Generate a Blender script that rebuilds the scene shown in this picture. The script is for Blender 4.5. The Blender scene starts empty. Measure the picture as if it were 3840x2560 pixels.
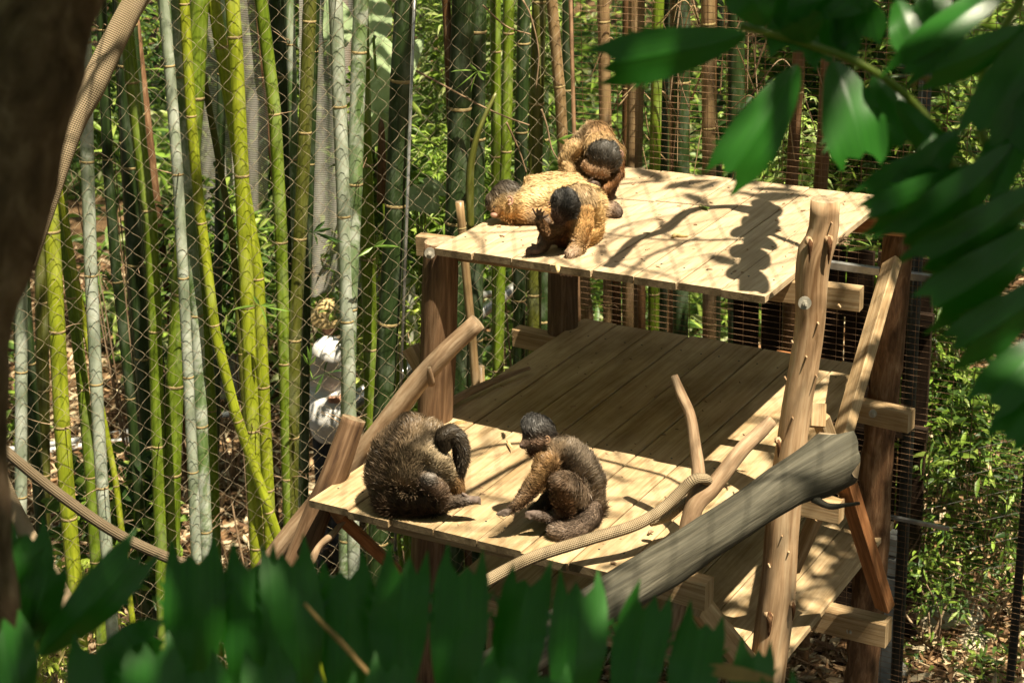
import bpy, bmesh, math, random
import numpy as np
from mathutils import Vector, Matrix, Quaternion
rnd = random.Random(7)
rng = np.random.default_rng(11)
scn = bpy.context.scene
col = scn.collection

# ------------------------------------------------------------------ camera
FPX = 6480.0; YAW = -0.54047; PITCH = 0.37036; ROLL = -0.04164
CAM = np.array([2.97254, -4.48606, 1.74666])
def cam_rows():
    cy, sy = math.cos(YAW), math.sin(YAW); cp, sp = math.cos(PITCH), math.sin(PITCH)
    fwd = np.array([sy*cp, cy*cp, -sp]); right = np.array([cy, -sy, 0.]); up = np.cross(right, fwd)
    cr, sr = math.cos(ROLL), math.sin(ROLL)
    return np.array([cr*right+sr*up, -sr*right+cr*up, fwd])
M = cam_rows()
HD = np.array([M[2][0], M[2][1], 0.]); HD /= np.linalg.norm(HD)
cd = bpy.data.cameras.new('camera'); cam = bpy.data.objects.new('camera', cd); col.objects.link(cam)
cd.sensor_width = 36.0; cd.lens = FPX/3840*36; cd.clip_end = 300; cd.clip_start = 0.05
cam.matrix_world = Matrix(((M[0][0], M[1][0], -M[2][0], CAM[0]), (M[0][1], M[1][1], -M[2][1], CAM[1]),
                           (M[0][2], M[1][2], -M[2][2], CAM[2]), (0, 0, 0, 1)))
cd.dof.use_dof = True; cd.dof.focus_distance = 5.45; cd.dof.aperture_fstop = 6.3
scn.camera = cam

# ------------------------------------------------------------------ light
SUN = np.array([.42, -.13, 1.0]); SUN /= np.linalg.norm(SUN)
w = bpy.data.worlds.new('World'); scn.world = w; w.use_nodes = True
nt = w.node_tree; bg = nt.nodes['Background']; sky = nt.nodes.new('ShaderNodeTexSky')
sky.sky_type = 'NISHITA'; sky.sun_disc = False
sky.sun_elevation = math.asin(SUN[2]); sky.sun_rotation = math.atan2(SUN[0], SUN[1])
sky.dust_density = 2.5; sky.ozone_density = 0.0; sky.air_density = 1.0
nt.links.new(sky.outputs[0], bg.inputs[0]); bg.inputs[1].default_value = 0.05
ld = bpy.data.lights.new('sun', 'SUN'); ld.energy = 5.0; ld.angle = math.radians(0.5); ld.color = (1.0, .88, .67)
so = bpy.data.objects.new('sun', ld); col.objects.link(so)
so.rotation_euler = Vector(-SUN).to_track_quat('-Z', 'Y').to_euler()
scn.view_settings.view_transform = 'Standard'; scn.view_settings.look = 'None'
scn.view_settings.gamma = 1; scn.view_settings.exposure = 1.42
scn.cycles.max_bounces = 6; scn.cycles.transparent_max_bounces = 12

# ------------------------------------------------------------------ placing helpers (photo pixel -> ray -> real plane)
def ray(x, y): return M.T @ np.array([(x-1920)/FPX, -(y-1280)/FPX, 1.])
def at(x, y, d): return CAM + d*ray(x, y)                       # at a depth
def onz(x, y, z): r = ray(x, y); return CAM + (z-CAM[2])/r[2]*r  # on a level plane
def ony(x, y, Y): r = ray(x, y); return CAM + (Y-CAM[1])/r[1]*r  # on a plane along the deck front
def vp(x, y, D): r = ray(x, y); return CAM + D/np.dot(r, HD)*r   # on an upright plane D metres ahead
def hd(P): return float(np.dot(np.array(P)-CAM, HD))
def proj(P):
    c = (np.atleast_2d(P)-CAM) @ M.T
    return np.c_[1920+FPX*c[:, 0]/c[:, 2], 1280-FPX*c[:, 1]/c[:, 2], c[:, 2]]
_T = rng.random((64, 64, 64))
def vnoise(P, s=1.0, o=0.0):
    P = np.atleast_2d(P)*s + o
    i = np.floor(P).astype(int); f = P-i; f = f*f*(3-2*f); r = 0
    for a in (0, 1):
        for b in (0, 1):
            for c in (0, 1):
                wgt = (f[:, 0] if a else 1-f[:, 0])*(f[:, 1] if b else 1-f[:, 1])*(f[:, 2] if c else 1-f[:, 2])
                r = r + wgt*_T[(i[:, 0]+a) % 64, (i[:, 1]+b) % 64, (i[:, 2]+c) % 64]
    return r
def fbm(P, s=1.0, o=0.0): return (vnoise(P, s, o)+.5*vnoise(P, s*2.1, o+9)+.25*vnoise(P, s*4.3, o+21))/1.75
def sstep(a, b, x): t = np.clip((x-a)/(b-a), 0, 1); return t*t*(3-2*t)
def ground_z(x, y):
    x = np.asarray(x, float); y = np.asarray(y, float)
    z = -2.3 - .95*sstep(-.2, 3.2, -x) + .05*np.clip(y-6, 0, 40)
    P = np.c_[x.ravel(), y.ravel(), np.zeros(x.size)]
    return z + (.22*(fbm(P, .8)-.5)).reshape(x.shape) + (.07*(fbm(P, 3.5, 4)-.5)).reshape(x.shape)

# ------------------------------------------------------------------ materials
def mat(name, rough=.7, spec=.3):
    m = bpy.data.materials.new(name); m.use_nodes = True
    n = m.node_tree.nodes; l = m.node_tree.links; b = n['Principled BSDF']
    b.inputs['Roughness'].default_value = rough; b.inputs['Specular IOR Level'].default_value = spec
    return m, n, l, b
def ramp(n, l, src, stops):
    r = n.new('ShaderNodeValToRGB'); e = r.color_ramp.elements
    e[0].position, e[0].color = stops[0][0], (*stops[0][1], 1); e[1].position, e[1].color = stops[-1][0], (*stops[-1][1], 1)
    for p, c in stops[1:-1]: k = e.new(p); k.color = (*c, 1)
    l.new(src, r.inputs[0]); return r.outputs[0]
def noise(n, l, vec, scale, detail=4, rough=.55, dist=0):
    t = n.new('ShaderNodeTexNoise'); t.inputs['Scale'].default_value = scale; t.inputs['Detail'].default_value = detail
    t.inputs['Roughness'].default_value = rough; t.inputs['Distortion'].default_value = dist
    l.new(vec, t.inputs['Vector']); return t.outputs['Fac']
def mapping(n, l, vec, sc):
    m = n.new('ShaderNodeMapping'); m.inputs['Scale'].default_value = sc; l.new(vec, m.inputs['Vector']); return m.outputs[0]
def mul(n, l, a, b, f=1.0, mode='MULTIPLY'):
    x = n.new('ShaderNodeMix'); x.data_type = 'RGBA'; x.blend_type = mode; x.inputs[0].default_value = f
    for s, v in ((6, a), (7, b)):
        if isinstance(v, tuple): x.inputs[s].default_value = (*v, 1)
        else: l.new(v, x.inputs[s])
    return x.outputs[2]
def bump(n, l, b, h, st, dist=.01):
    u = n.new('ShaderNodeBump'); u.inputs['Strength'].default_value = st; u.inputs['Distance'].default_value = dist
    l.new(h, u.inputs['Height']); l.new(u.outputs[0], b.inputs['Normal'])
def uvn(n): return n.new('ShaderNodeTexCoord').outputs['UV']
def objn(n): return n.new('ShaderNodeTexCoord').outputs['Object']
def tint(n, l, c, lo=.75, hi=1.2):
    i = n.new('ShaderNodeObjectInfo'); r = n.new('ShaderNodeMapRange'); r.inputs[3].default_value = lo; r.inputs[4].default_value = hi
    l.new(i.outputs['Random'], r.inputs[0]); h = n.new('ShaderNodeHueSaturation'); l.new(r.outputs[0], h.inputs['Value']); l.new(c, h.inputs['Color'])
    return h.outputs[0], i.outputs['Random']
def grain_mat(name, dark, mid, light, sc=(60, 60, 2.2), knots=True, rough=.75, bmp=.35, lo=.82, hi=1.12, blotch=.5):
    m, n, l, b = mat(name, rough, .2)
    uv = uvn(n); info = n.new('ShaderNodeObjectInfo'); off = n.new('ShaderNodeVectorMath'); off.operation = 'MULTIPLY_ADD'
    l.new(uv, off.inputs[0]); off.inputs[1].default_value = (1, 1, 1)
    cmb = n.new('ShaderNodeCombineXYZ'); mm = n.new('ShaderNodeMath'); mm.operation = 'MULTIPLY'; mm.inputs[1].default_value = 37.0
    l.new(info.outputs['Random'], mm.inputs[0])
    for k in range(3): l.new(mm.outputs[0], cmb.inputs[k])
    l.new(cmb.outputs[0], off.inputs[2]); v = off.outputs[0]
    g = noise(n, l, mapping(n, l, v, (sc[0], sc[2], 1)), 1.0, 5, .6, .6)
    fine = noise(n, l, mapping(n, l, v, (sc[0]*4, sc[2]*3, 1)), 1.0, 3, .7)
    c = ramp(n, l, g, [(.28, dark), (.5, mid), (.72, light)])
    c = mul(n, l, c, ramp(n, l, fine, [(.3, (.72, .68, .62)), (.6, (1, 1, 1))]), .8)
    bl = noise(n, l, mapping(n, l, v, (7, 4, 1)), 1.0, 4, .6)
    c = mul(n, l, c, ramp(n, l, bl, [(.32, (.55, .50, .44)), (.58, (1, 1, 1))]), blotch)
    c, _ = tint(n, l, c, lo, hi); l.new(c, b.inputs['Base Color'])
    bump(n, l, b, fine, bmp, .003); return m
M_deck = grain_mat('deck_wood', (.40, .295, .175), (.50, .385, .25), (.565, .45, .305), (42, 42, 2.0), lo=.9, hi=1.06, blotch=.5)
M_olddeck = grain_mat('mossy_deck_wood', (.36, .245, .12), (.50, .375, .22), (.60, .47, .30), (40, 40, 1.8), lo=.88, hi=1.06, blotch=.75)
M_timber = grain_mat('sawn_timber', (.28, .18, .085), (.44, .31, .17), (.58, .45, .28), (80, 80, 3), lo=.75, hi=1.05)
M_redtimber = grain_mat('red_timber', (.16, .065, .025), (.30, .13, .05), (.42, .21, .09), (70, 70, 3))
M_post = grain_mat('peeled_post', (.20, .115, .055), (.48, .325, .19), (.60, .46, .30), (34, 34, 2.6), blotch=.55)
M_barkpost = grain_mat('bark_post', (.055, .028, .014), (.16, .085, .042), (.30, .19, .11), (45, 45, 9), bmp=.9, blotch=.7)
M_redpost = grain_mat('red_post', (.065, .036, .020), (.165, .098, .053), (.29, .19, .115), (40, 40, 3), bmp=.6)
M_branch = grain_mat('bare_branch', (.17, .105, .06), (.32, .22, .135), (.46, .35, .235), (35, 35, 5), bmp=.5)
M_greylog = grain_mat('grey_log', (.034, .032, .023), (.080, .076, .056), (.16, .15, .115), (50, 50, 2.5), bmp=.9, blotch=.5)
M_plankend = grain_mat('plank_end', (.09, .065, .035), (.16, .12, .07), (.24, .185, .11), (60, 60, 60))
M_endgrain = grain_mat('end_grain', (.20, .14, .08), (.34, .26, .17), (.46, .37, .26), (60, 60, 60))
M_knot = grain_mat('dark_knot', (.05, .022, .010), (.13, .06, .025), (.26, .15, .08), (90, 90, 40), bmp=1.0)
M_shadewood = grain_mat('shade_dark_wood', (.012, .007, .004), (.03, .017, .009), (.055, .03, .016), (50, 50, 3))  # near black: deep shade under the deck is put into this colour
M_trunk = grain_mat('shaggy_bark', (.05, .033, .018), (.14, .095, .058), (.30, .225, .15), (22, 22, 14), bmp=1.0, blotch=.8)

def flat_mat(name, c, rough=.6, spec=.3, metal=0, nz=20, var=.35):
    m, n, l, b = mat(name, rough, spec); b.inputs['Metallic'].default_value = metal
    f = noise(n, l, objn(n), nz, 5, .6)
    cc = ramp(n, l, f, [(.3, tuple(x*(1-var) for x in c)), (.7, tuple(min(1, x*(1+var)) for x in c))])
    l.new(cc, b.inputs['Base Color']); return m
M_wire = flat_mat('galvanised_wire', (.33, .27, .18), .55, .4, .2)
M_rustwire = flat_mat('rusty_wire', (.20, .115, .06), .6, .4, .2)
M_steel = flat_mat('grey_steel', (.42, .42, .40), .35, .5, .7)
M_darksteel = flat_mat('dark_painted_steel', (.03, .035, .032), .5, .4)
M_zinc = flat_mat('zinc_bolt', (.30, .28, .23), .55, .4, .2)
M_pipe = flat_mat('pale_pipe', (.42, .43, .42), .4, .4)
M_rock = flat_mat('rock', (.42, .36, .26), .9, .1, 0, 8)
M_concrete = flat_mat('concrete', (.25, .25, .23), .9, .1, 0, 14)
M_red = flat_mat('red_plastic', (.6, .03, .03), .5)
M_skin = flat_mat('monkey_skin', (.30, .17, .12), .6, .3, 0, 60)
M_darkskin = flat_mat('dark_monkey_skin', (.09, .06, .045), .6, .3, 0, 60)
M_eye = flat_mat('eye', (.015, .008, .004), .1, .8)
M_pskin = flat_mat('person_skin', (.40, .22, .14), .6)
M_shirt = flat_mat('white_cloth', (.82, .82, .80), .9, .1, 0, 6, .08)
M_trouser = flat_mat('dark_cloth', (.05, .05, .055), .9, .1)
M_straw = flat_mat('straw', (.62, .46, .22), .9, .1, 0, 60)
M_hair = flat_mat('dark_hair', (.03, .018, .01), .7)

def rope_mat(name, dark, light, a=9, bsc=38, bs=.8):
    m, n, l, b = mat(name, .85, .1); uv = uvn(n); s = n.new('ShaderNodeSeparateXYZ'); l.new(uv, s.inputs[0])
    def sine(ku, kv):
        x = n.new('ShaderNodeMath'); x.operation = 'MULTIPLY'; x.inputs[1].default_value = ku; l.new(s.outputs[0], x.inputs[0])
        y = n.new('ShaderNodeMath'); y.operation = 'MULTIPLY_ADD'; y.inputs[1].default_value = kv; l.new(s.outputs[1], y.inputs[0]); l.new(x.outputs[0], y.inputs[2])
        z = n.new('ShaderNodeMath'); z.operation = 'SINE'; l.new(y.outputs[0], z.inputs[0]); return z.outputs[0]
    p = n.new('ShaderNodeMath'); p.operation = 'MULTIPLY'; l.new(sine(a, bsc), p.inputs[0]); l.new(sine(a, -bsc), p.inputs[1])
    q = n.new('ShaderNodeMapRange'); q.inputs[1].default_value = -1; l.new(p.outputs[0], q.inputs[0])
    c = ramp(n, l, q.outputs[0], [(.2, dark), (.6, light)])
    f = noise(n, l, mapping(n, l, uv, (12, 9, 1)), 1.0, 4, .6)
    c = mul(n, l, c, ramp(n, l, f, [(.3, (.6, .57, .5)), (.65, (1, 1, 1))]), .7)
    l.new(c, b.inputs['Base Color']); bump(n, l, b, q.outputs[0], bs, .006); return m
M_rope = rope_mat('braided_rope', (.18, .135, .085), (.30, .235, .155), 2*math.pi*7*12, 900, bs=.9)
M_hose = rope_mat('woven_strap', (.27, .205, .13), (.38, .30, .195), 2*math.pi*95, 600, bs=.7)

def bamboo_mat(name, base, light, dark, powder=0.0):
    m, n, l, b = mat(name, .38, .45); uv = uvn(n)
    info = n.new('ShaderNodeObjectInfo'); cmb = n.new('ShaderNodeCombineXYZ'); mm = n.new('ShaderNodeMath'); mm.operation = 'MULTIPLY'; mm.inputs[1].default_value = 50
    l.new(info.outputs['Random'], mm.inputs[0]); l.new(mm.outputs[0], cmb.inputs[1]); l.new(mm.outputs[0], cmb.inputs[0])
    ad = n.new('ShaderNodeVectorMath'); l.new(uv, ad.inputs[0]); l.new(cmb.outputs[0], ad.inputs[1]); v = ad.outputs[0]
    st = noise(n, l, mapping(n, l, v, (90, 3.5, 1)), 1.0, 4, .6)
    bl = noise(n, l, mapping(n, l, v, (14, 5, 1)), 1.0, 5, .65)
    sp = noise(n, l, mapping(n, l, v, (160, 30, 1)), 1.0, 3, .7)
    c = ramp(n, l, st, [(.25, dark), (.5, base), (.75, light)])
    c = mul(n, l, c, ramp(n, l, bl, [(.3, (.62, .66, .55)), (.6, (1, 1, 1))]), .8)
    w_ = ramp(n, l, bl, [(.52-.25*powder, (0, 0, 0)), (.72-.15*powder, (1, 1, 1))])
    mx = n.new('ShaderNodeMix'); mx.data_type = 'RGBA'; sc = n.new('ShaderNodeMath'); sc.operation = 'MULTIPLY'; sc.inputs[1].default_value = .15+.6*powder
    l.new(w_, sc.inputs[0]); l.new(sc.outputs[0], mx.inputs[0]); l.new(c, mx.inputs[6]); mx.inputs[7].default_value = (.44, .48, .40, 1)
    if powder > .3:
        pt = noise(n, l, mapping(n, l, v, (5, 4.5, 1)), 1.0, 6, .7, .8); m2 = n.new('ShaderNodeMix'); m2.data_type = 'RGBA'
        l.new(ramp(n, l, pt, [(.50, (0, 0, 0)), (.60, (.75, .75, .75))]), m2.inputs[0]); l.new(mx.outputs[2], m2.inputs[6]); m2.inputs[7].default_value = (.58, .62, .54, 1); mx = m2
    c = mul(n, l, mx.outputs[2], ramp(n, l, sp, [(.70, (1, 1, 1)), (.78, (.55, .45, .25))]), .6)
    l.new(c, b.inputs['Base Color']); bump(n, l, b, st, .12, .002); return m
BM = {'yellow': bamboo_mat('bamboo_yellow_green', (.31, .36, .022), (.43, .47, .04), (.17, .22, .014)),
      'green': bamboo_mat('bamboo_green', (.17, .25, .020), (.25, .32, .035), (.08, .13, .010), .08),
      'pale': bamboo_mat('bamboo_waxy_pale', (.22, .28, .17), (.33, .38, .26), (.12, .17, .09), .85),
      'palegreen': bamboo_mat('bamboo_pale_green', (.14, .23, .075), (.22, .30, .12), (.08, .14, .04), .45),
      'dark': bamboo_mat('bamboo_shaded_green', (.030, .055, .016), (.05, .085, .025), (.016, .03, .009), .08),  # shade of the grove is put into this darker green
      'olive': bamboo_mat('bamboo_olive', (.11, .12, .02), (.17, .17, .035), (.06, .06, .012), .05),
      'tan': bamboo_mat('bamboo_dead_tan', (.29, .19, .095), (.38, .27, .15), (.17, .10, .05), .0),
      'brown': bamboo_mat('bamboo_brown', (.16, .08, .035), (.24, .13, .06), (.09, .045, .02), .0)}
M_ring = flat_mat('node_ring', (.34, .26, .12), .7, .2, 0, 40)

def leaf_mat(name, c1, c2, trans=.45, rough=.4, spec=.5, usecol=False):
    m, n, l, b = mat(name, rough, spec)
    if usecol:
        a = n.new('ShaderNodeAttribute'); a.attribute_name = 'Col'; c = a.outputs['Color']
    else:
        f = noise(n, l, objn(n), 9, 3, .6); c = ramp(n, l, f, [(.35, c1), (.65, c2)])
    l.new(c, b.inputs['Base Color'])
    t = n.new('ShaderNodeBsdfTranslucent'); g = n.new('ShaderNodeGamma'); g.inputs[1].default_value = .8; l.new(c, g.inputs[0]); l.new(g.outputs[0], t.inputs[0])
    mx = n.new('ShaderNodeMixShader'); mx.inputs[0].default_value = trans
    o = n['Material Output']; l.new(b.outputs[0], mx.inputs[1]); l.new(t.outputs[0], mx.inputs[2]); l.new(mx.outputs[0], o.inputs[0]); return m
M_leaf = leaf_mat('leaves', None, None, .4, .45, .4, True)
M_litter = leaf_mat('dry_leaves', None, None, .12, .8, .1, True)
M_bigleaf = leaf_mat('elephant_ear_leaf', (.34, .46, .24), (.46, .58, .34), .5, .5, .4)
def fg_mat(name, c1, c2):
    m, n, l, b = mat(name, .36, .6); uv = uvn(n)
    st = noise(n, l, mapping(n, l, uv, (26, 1.2, 1)), 1.0, 3, .6)
    bl = noise(n, l, mapping(n, l, uv, (3, 3, 1)), 1.0, 4, .6)
    c = ramp(n, l, st, [(.3, c1), (.7, c2)])
    c = mul(n, l, c, ramp(n, l, bl, [(.70, (1, 1, 1)), (.78, (1.6, .7, .25))]), .8)
    l.new(c, b.inputs['Base Color']); bump(n, l, b, st, .12, .002)
    t = n.new('ShaderNodeBsdfTranslucent'); l.new(mul(n, l, c, (2.0, 3.2, .9)), t.inputs[0])
    mx = n.new('ShaderNodeMixShader'); mx.inputs[0].default_value = .25
    l.new(b.outputs[0], mx.inputs[1]); l.new(t.outputs[0], mx.inputs[2]); l.new(mx.outputs[0], n['Material Output'].inputs[0]); return m
M_fg = fg_mat('spiny_leaflet', (.010, .075, .005), (.026, .145, .012))
M_fgdry = flat_mat('dry_stalk', (.42, .27, .11), .7)
def vcol_mat(name, rough=.65, spec=.25):
    m, n, l, b = mat(name, rough, spec); a = n.new('ShaderNodeAttribute'); a.attribute_name = 'Col'; l.new(a.outputs['Color'], b.inputs['Base Color']); return m
M_fur = vcol_mat('fur', .5, .35)
def ground_mat():
    m, n, l, b = mat('soil_and_litter', .95, .05); o = objn(n)
    a = noise(n, l, o, 3, 6, .65); c = ramp(n, l, a, [(.3, (.045, .028, .015)), (.5, (.13, .085, .048)), (.7, (.24, .165, .095))])
    d = noise(n, l, o, 45, 4, .7); c = mul(n, l, c, ramp(n, l, d, [(.35, (.4, .38, .35)), (.65, (1.25, 1.2, 1.1))]), .9)
    l.new(c, b.inputs['Base Color']); bump(n, l, b, d, .8, .03); return m
M_ground = ground_mat()
def cloth_mat():
    m, n, l, b = mat('shade_cloth', .9, .1); wv = n.new('ShaderNodeTexWave'); wv.inputs['Scale'].default_value = 28; wv.bands_direction = 'Z'; wv.inputs['Distortion'].default_value = .6
    l.new(objn(n), wv.inputs[0]); c = ramp(n, l, wv.outputs[1], [(.2, (.24, .23, .20)), (.8, (.50, .48, .44))]); l.new(c, b.inputs['Base Color'])
    f = noise(n, l, objn(n), 2.5, 3, .5); r = n.new('ShaderNodeMapRange'); r.inputs[3].default_value = .55; r.inputs[4].default_value = .98; l.new(f, r.inputs[0])
    l.new(r.outputs[0], b.inputs['Alpha']); return m
M_cloth = cloth_mat()

# ------------------------------------------------------------------ objects
def link(o, parent=None, label=None, cat=None, group=None, kind=None):
    col.objects.link(o)
    if parent is not None: o.parent = parent
    if label: o['label'] = label
    if cat: o['category'] = cat
    if group: o['group'] = group
    if kind: o['kind'] = kind
    return o
def thing(name, label, cat, loc=(0, 0, 0), group=None):
    o = bpy.data.objects.new(name, None); o.location = [float(x) for x in loc]; o.empty_display_size = .1
    link(o, None, label, cat, group); return o
class MB:
    def __init__(s): s.v = []; s.f = []; s.uv = []; s.mi = []; s.cols = None
    def add(s, V, F, UV=None, mi=0):
        o = len(s.v); s.v.extend([tuple(map(float, p)) for p in V])
        for k, f in enumerate(F):
            s.f.append(tuple(i+o for i in f)); s.mi.append(mi if isinstance(mi, int) else mi[k])
            s.uv.extend(UV[k] if UV is not None else [(0, 0)]*len(f))
    def build(s, name, mats, parent=None, smooth=False, **kw):
        me = bpy.data.meshes.new(name)
        org = np.zeros(3)
        if parent is not None: org = np.array(world_loc(parent))
        V = np.array(s.v)
        own = np.array([V[:, 0].mean(), V[:, 1].mean(), V[:, 2].min()]) if parent is None else np.zeros(3)
        me.from_pydata((V-org-own).tolist(), [], s.f); uvl = me.uv_layers.new(name='UVMap')
        uvl.data.foreach_set('uv', np.array(s.uv, 'f').ravel())
        for m_ in (mats if isinstance(mats, (list, tuple)) else [mats]): me.materials.append(m_)
        me.polygons.foreach_set('material_index', s.mi)
        if smooth: me.polygons.foreach_set('use_smooth', [True]*len(s.f))
        me.update(); o = bpy.data.objects.new(name, me); o.location = own.tolist(); return link(o, parent, **kw)
def world_loc(o):
    p = Vector((0, 0, 0))
    while o is not None: p = p+o.location; o = o.parent
    return p
def arr_mesh(name, V, F4, mats, parent=None, cols=None, smooth=False, **kw):
    """fast mesh from numpy arrays; F4 = (n,3) or (n,4)"""
    me = bpy.data.meshes.new(name); org = np.array(world_loc(parent)) if parent is not None else np.array([V[:, 0].mean(), V[:, 1].mean(), V[:, 2].min()])
    k = F4.shape[1]; me.vertices.add(len(V)); me.vertices.foreach_set('co', (V-org).astype('f').ravel())
    me.loops.add(F4.size); me.loops.foreach_set('vertex_index', F4.astype('i').ravel())
    me.polygons.add(len(F4)); me.polygons.foreach_set('loop_start', np.arange(0, F4.size, k, dtype='i')); me.polygons.foreach_set('loop_total', np.full(len(F4), k, 'i'))
    if smooth: me.polygons.foreach_set('use_smooth', np.ones(len(F4), bool))
    me.update(calc_edges=True)
    if cols is not None:
        a = me.color_attributes.new('Col', 'FLOAT_COLOR', 'POINT'); a.data.foreach_set('color', np.c_[cols, np.ones(len(cols))].astype('f').ravel())
    me.materials.append(mats); o = bpy.data.objects.new(name, me)
    if parent is None: o.location = org.tolist()
    return link(o, parent, **kw)
def nrm(v): v = np.asarray(v, float); return v/(np.linalg.norm(v)+1e-12)
def beam(mb, p0, p1, w, h, up=(0, 0, 1), cham=.0025):
    """chamfered timber from p0 to p1: w across, h along up; uv v runs in metres along it"""
    p0, p1 = np.array(p0, float), np.array(p1, float); a = nrm(p1-p0); s = nrm(np.cross(a, up)); u = np.cross(s, a); L = np.linalg.norm(p1-p0)
    c = cham; prof = [(-w/2+c, -h/2), (w/2-c, -h/2), (w/2, -h/2+c), (w/2, h/2-c), (w/2-c, h/2), (-w/2+c, h/2), (-w/2, h/2-c), (-w/2, -h/2+c)]
    V = [p0+a*0+s*x+u*y for x, y in prof]+[p1+s*x+u*y for x, y in prof]
    per = np.cumsum([0]+[math.dist(prof[i], prof[(i+1) % 8]) for i in range(8)])
    F, UV, mi = [], [], []
    for i in range(8):
        j = (i+1) % 8; F.append((i, j, 8+j, 8+i)); UV.append([(per[i], 0), (per[i+1], 0), (per[i+1], L), (per[i], L)]); mi.append(0)
    F.append(tuple(range(7, -1, -1))); UV.append([prof[i] for i in range(7, -1, -1)]); F.append(tuple(range(8, 16))); UV.append([prof[i] for i in range(8)]); mi += [1, 1]
    mb.add(V, F, UV, mi)
def smooth_path(P, R, n):
    P = np.array(P, float); R = np.array(R, float); t = np.r_[0, np.cumsum(np.linalg.norm(np.diff(P, axis=0), axis=1))]
    if len(P) < 3: 
        q = np.linspace(0, t[-1], n); return np.array([np.interp(q, t, P[:, k]) for k in range(3)]).T, np.interp(q, t, R)
    out = []; outr = []
    for q in np.linspace(0, t[-1], n):
        i = min(max(np.searchsorted(t, q)-1, 0), len(P)-2); s = (q-t[i])/(t[i+1]-t[i])
        def tan(k):
            if k == 0: return (P[1]-P[0])/(t[1]-t[0])
            if k == len(P)-1: return (P[-1]-P[-2])/(t[-1]-t[-2])
            return (P[k+1]-P[k-1])/(t[k+1]-t[k-1])
        d = t[i+1]-t[i]; h0 = 2*s**3-3*s**2+1; h1 = s**3-2*s**2+s; h2 = -2*s**3+3*s**2; h3 = s**3-s**2
        out.append(h0*P[i]+h1*d*tan(i)+h2*P[i+1]+h3*d*tan(i+1)); outr.append(R[i]*(1-s)+R[i+1]*s)
    return np.array(out), np.array(outr)
def tube(mb, P, R, n=24, seg=14, rough=0.0, freq=9, caps=True, jag=0.0, raw=False, bulge=None, mi=0, capmi=1):
    if raw: P = np.array(P, float); R = np.array(R, float)
    else: P, R = smooth_path(P, R, n)
    n = len(P); T = np.gradient(P, axis=0); T /= np.linalg.norm(T, axis=1)[:, None]
    ref = np.array([0, 0, 1.]) if abs(T[0][2]) < .9 else np.array([1., 0, 0]); s = nrm(np.cross(T[0], ref)); ln = np.r_[0, np.cumsum(np.linalg.norm(np.diff(P, axis=0), axis=1))]
    V = []; seed = rnd.random()*40
    for i in range(n):
        s = nrm(s-T[i]*np.dot(s, T[i])); b = np.cross(T[i], s)
        A = np.linspace(0, 2*math.pi, seg, endpoint=False); dirs = np.cos(A)[:, None]*s+np.sin(A)[:, None]*b
        r = np.full(seg, R[i])
        if rough: r = r*(1+rough*(fbm(dirs*1.2+np.array([seed, seed, ln[i]*freq]), 1.0)-.5)*2)
        if bulge is not None: r = r*bulge[i]
        q = P[i]+dirs*r[:, None]
        if jag and i == n-1: q = q+T[i]*(jag*(vnoise(dirs*3+seed)-.5))[:, None]
        V.extend(q)
    F, UV, mis = [], [], []; circ = 2*math.pi*float(np.mean(R))
    for i in range(n-1):
        for k in range(seg):
            k2 = (k+1) % seg; F.append((i*seg+k, i*seg+k2, (i+1)*seg+k2, (i+1)*seg+k))
            u0, u1 = k/seg*circ, (k+1)/seg*circ; UV.append([(u0, ln[i]), (u1, ln[i]), (u1, ln[i+1]), (u0, ln[i+1])]); mis.append(mi)
    if caps:
        for base, rev in ((0, True), ((n-1)*seg, False)):
            f = [base+k for k in range(seg)]; f = f[::-1] if rev else f; F.append(tuple(f)); UV.append([(V[i][0], V[i][1]) for i in f]); mis.append(capmi)
    mb.add(V, F, UV, mis); return P, R
def tube_obj(name, P, R, mats, parent=None, smooth=True, n=24, seg=14, **kw):
    tk = {k: kw.pop(k) for k in ('rough', 'freq', 'caps', 'jag', 'raw', 'bulge', 'mi', 'capmi') if k in kw}
    mb = MB(); tube(mb, P, R, n=n, seg=seg, **tk)
    o = mb.build(name, mats, parent, smooth=smooth, **kw)
    if tk.get('caps', True):
        fl = [True]*len(o.data.polygons); fl[-1] = fl[-2] = False; o.data.polygons.foreach_set('use_smooth', fl)
    return o

# leaves: fast cloud of folded lance leaves
def leaf_cloud(pos, direc, length, width, cols, droop=.25, cv=.3):
    """pos,direc (n,3); length,width (n,), cols (n,3) -> V,F(tri),C"""
    n = len(pos); d = direc/np.linalg.norm(direc, axis=1)[:, None]
    rv = rng.normal(size=(n, 3)); s = np.cross(d, rv); s /= np.linalg.norm(s, axis=1)[:, None]; u = np.cross(s, d)
    L = length[:, None]; W = width[:, None]; g = np.array([0, 0, -1.])
    p0 = pos; m1 = pos+d*L*.4+g*L*droop*.15; m2 = pos+d*L*.75+g*L*droop*.45; tp = pos+d*L+g*L*droop
    f = .25
    V = np.stack([p0, m1-s*W*.5+u*W*f, m1, m1+s*W*.5+u*W*f, m2-s*W*.36+u*W*f, m2, m2+s*W*.36+u*W*f, tp], 1).reshape(-1, 3)
    base = np.array([[0, 2, 1], [0, 3, 2], [1, 2, 5], [1, 5, 4], [2, 3, 6], [2, 6, 5], [4, 5, 7], [5, 6, 7]])
    F = (base[None]+(np.arange(n)*8)[:, None, None]).reshape(-1, 3)
    c = cols*(1+cv*(rng.random((n, 1))-.5)*2); C = np.repeat(np.clip(c, 0, 1), 8, axis=0)
    return V, F, C
def rand_dirs(n, up=.2):
    d = rng.normal(size=(n, 3)); d[:, 2] = d[:, 2]*.6+up; return d/np.linalg.norm(d, axis=1)[:, None]
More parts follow.
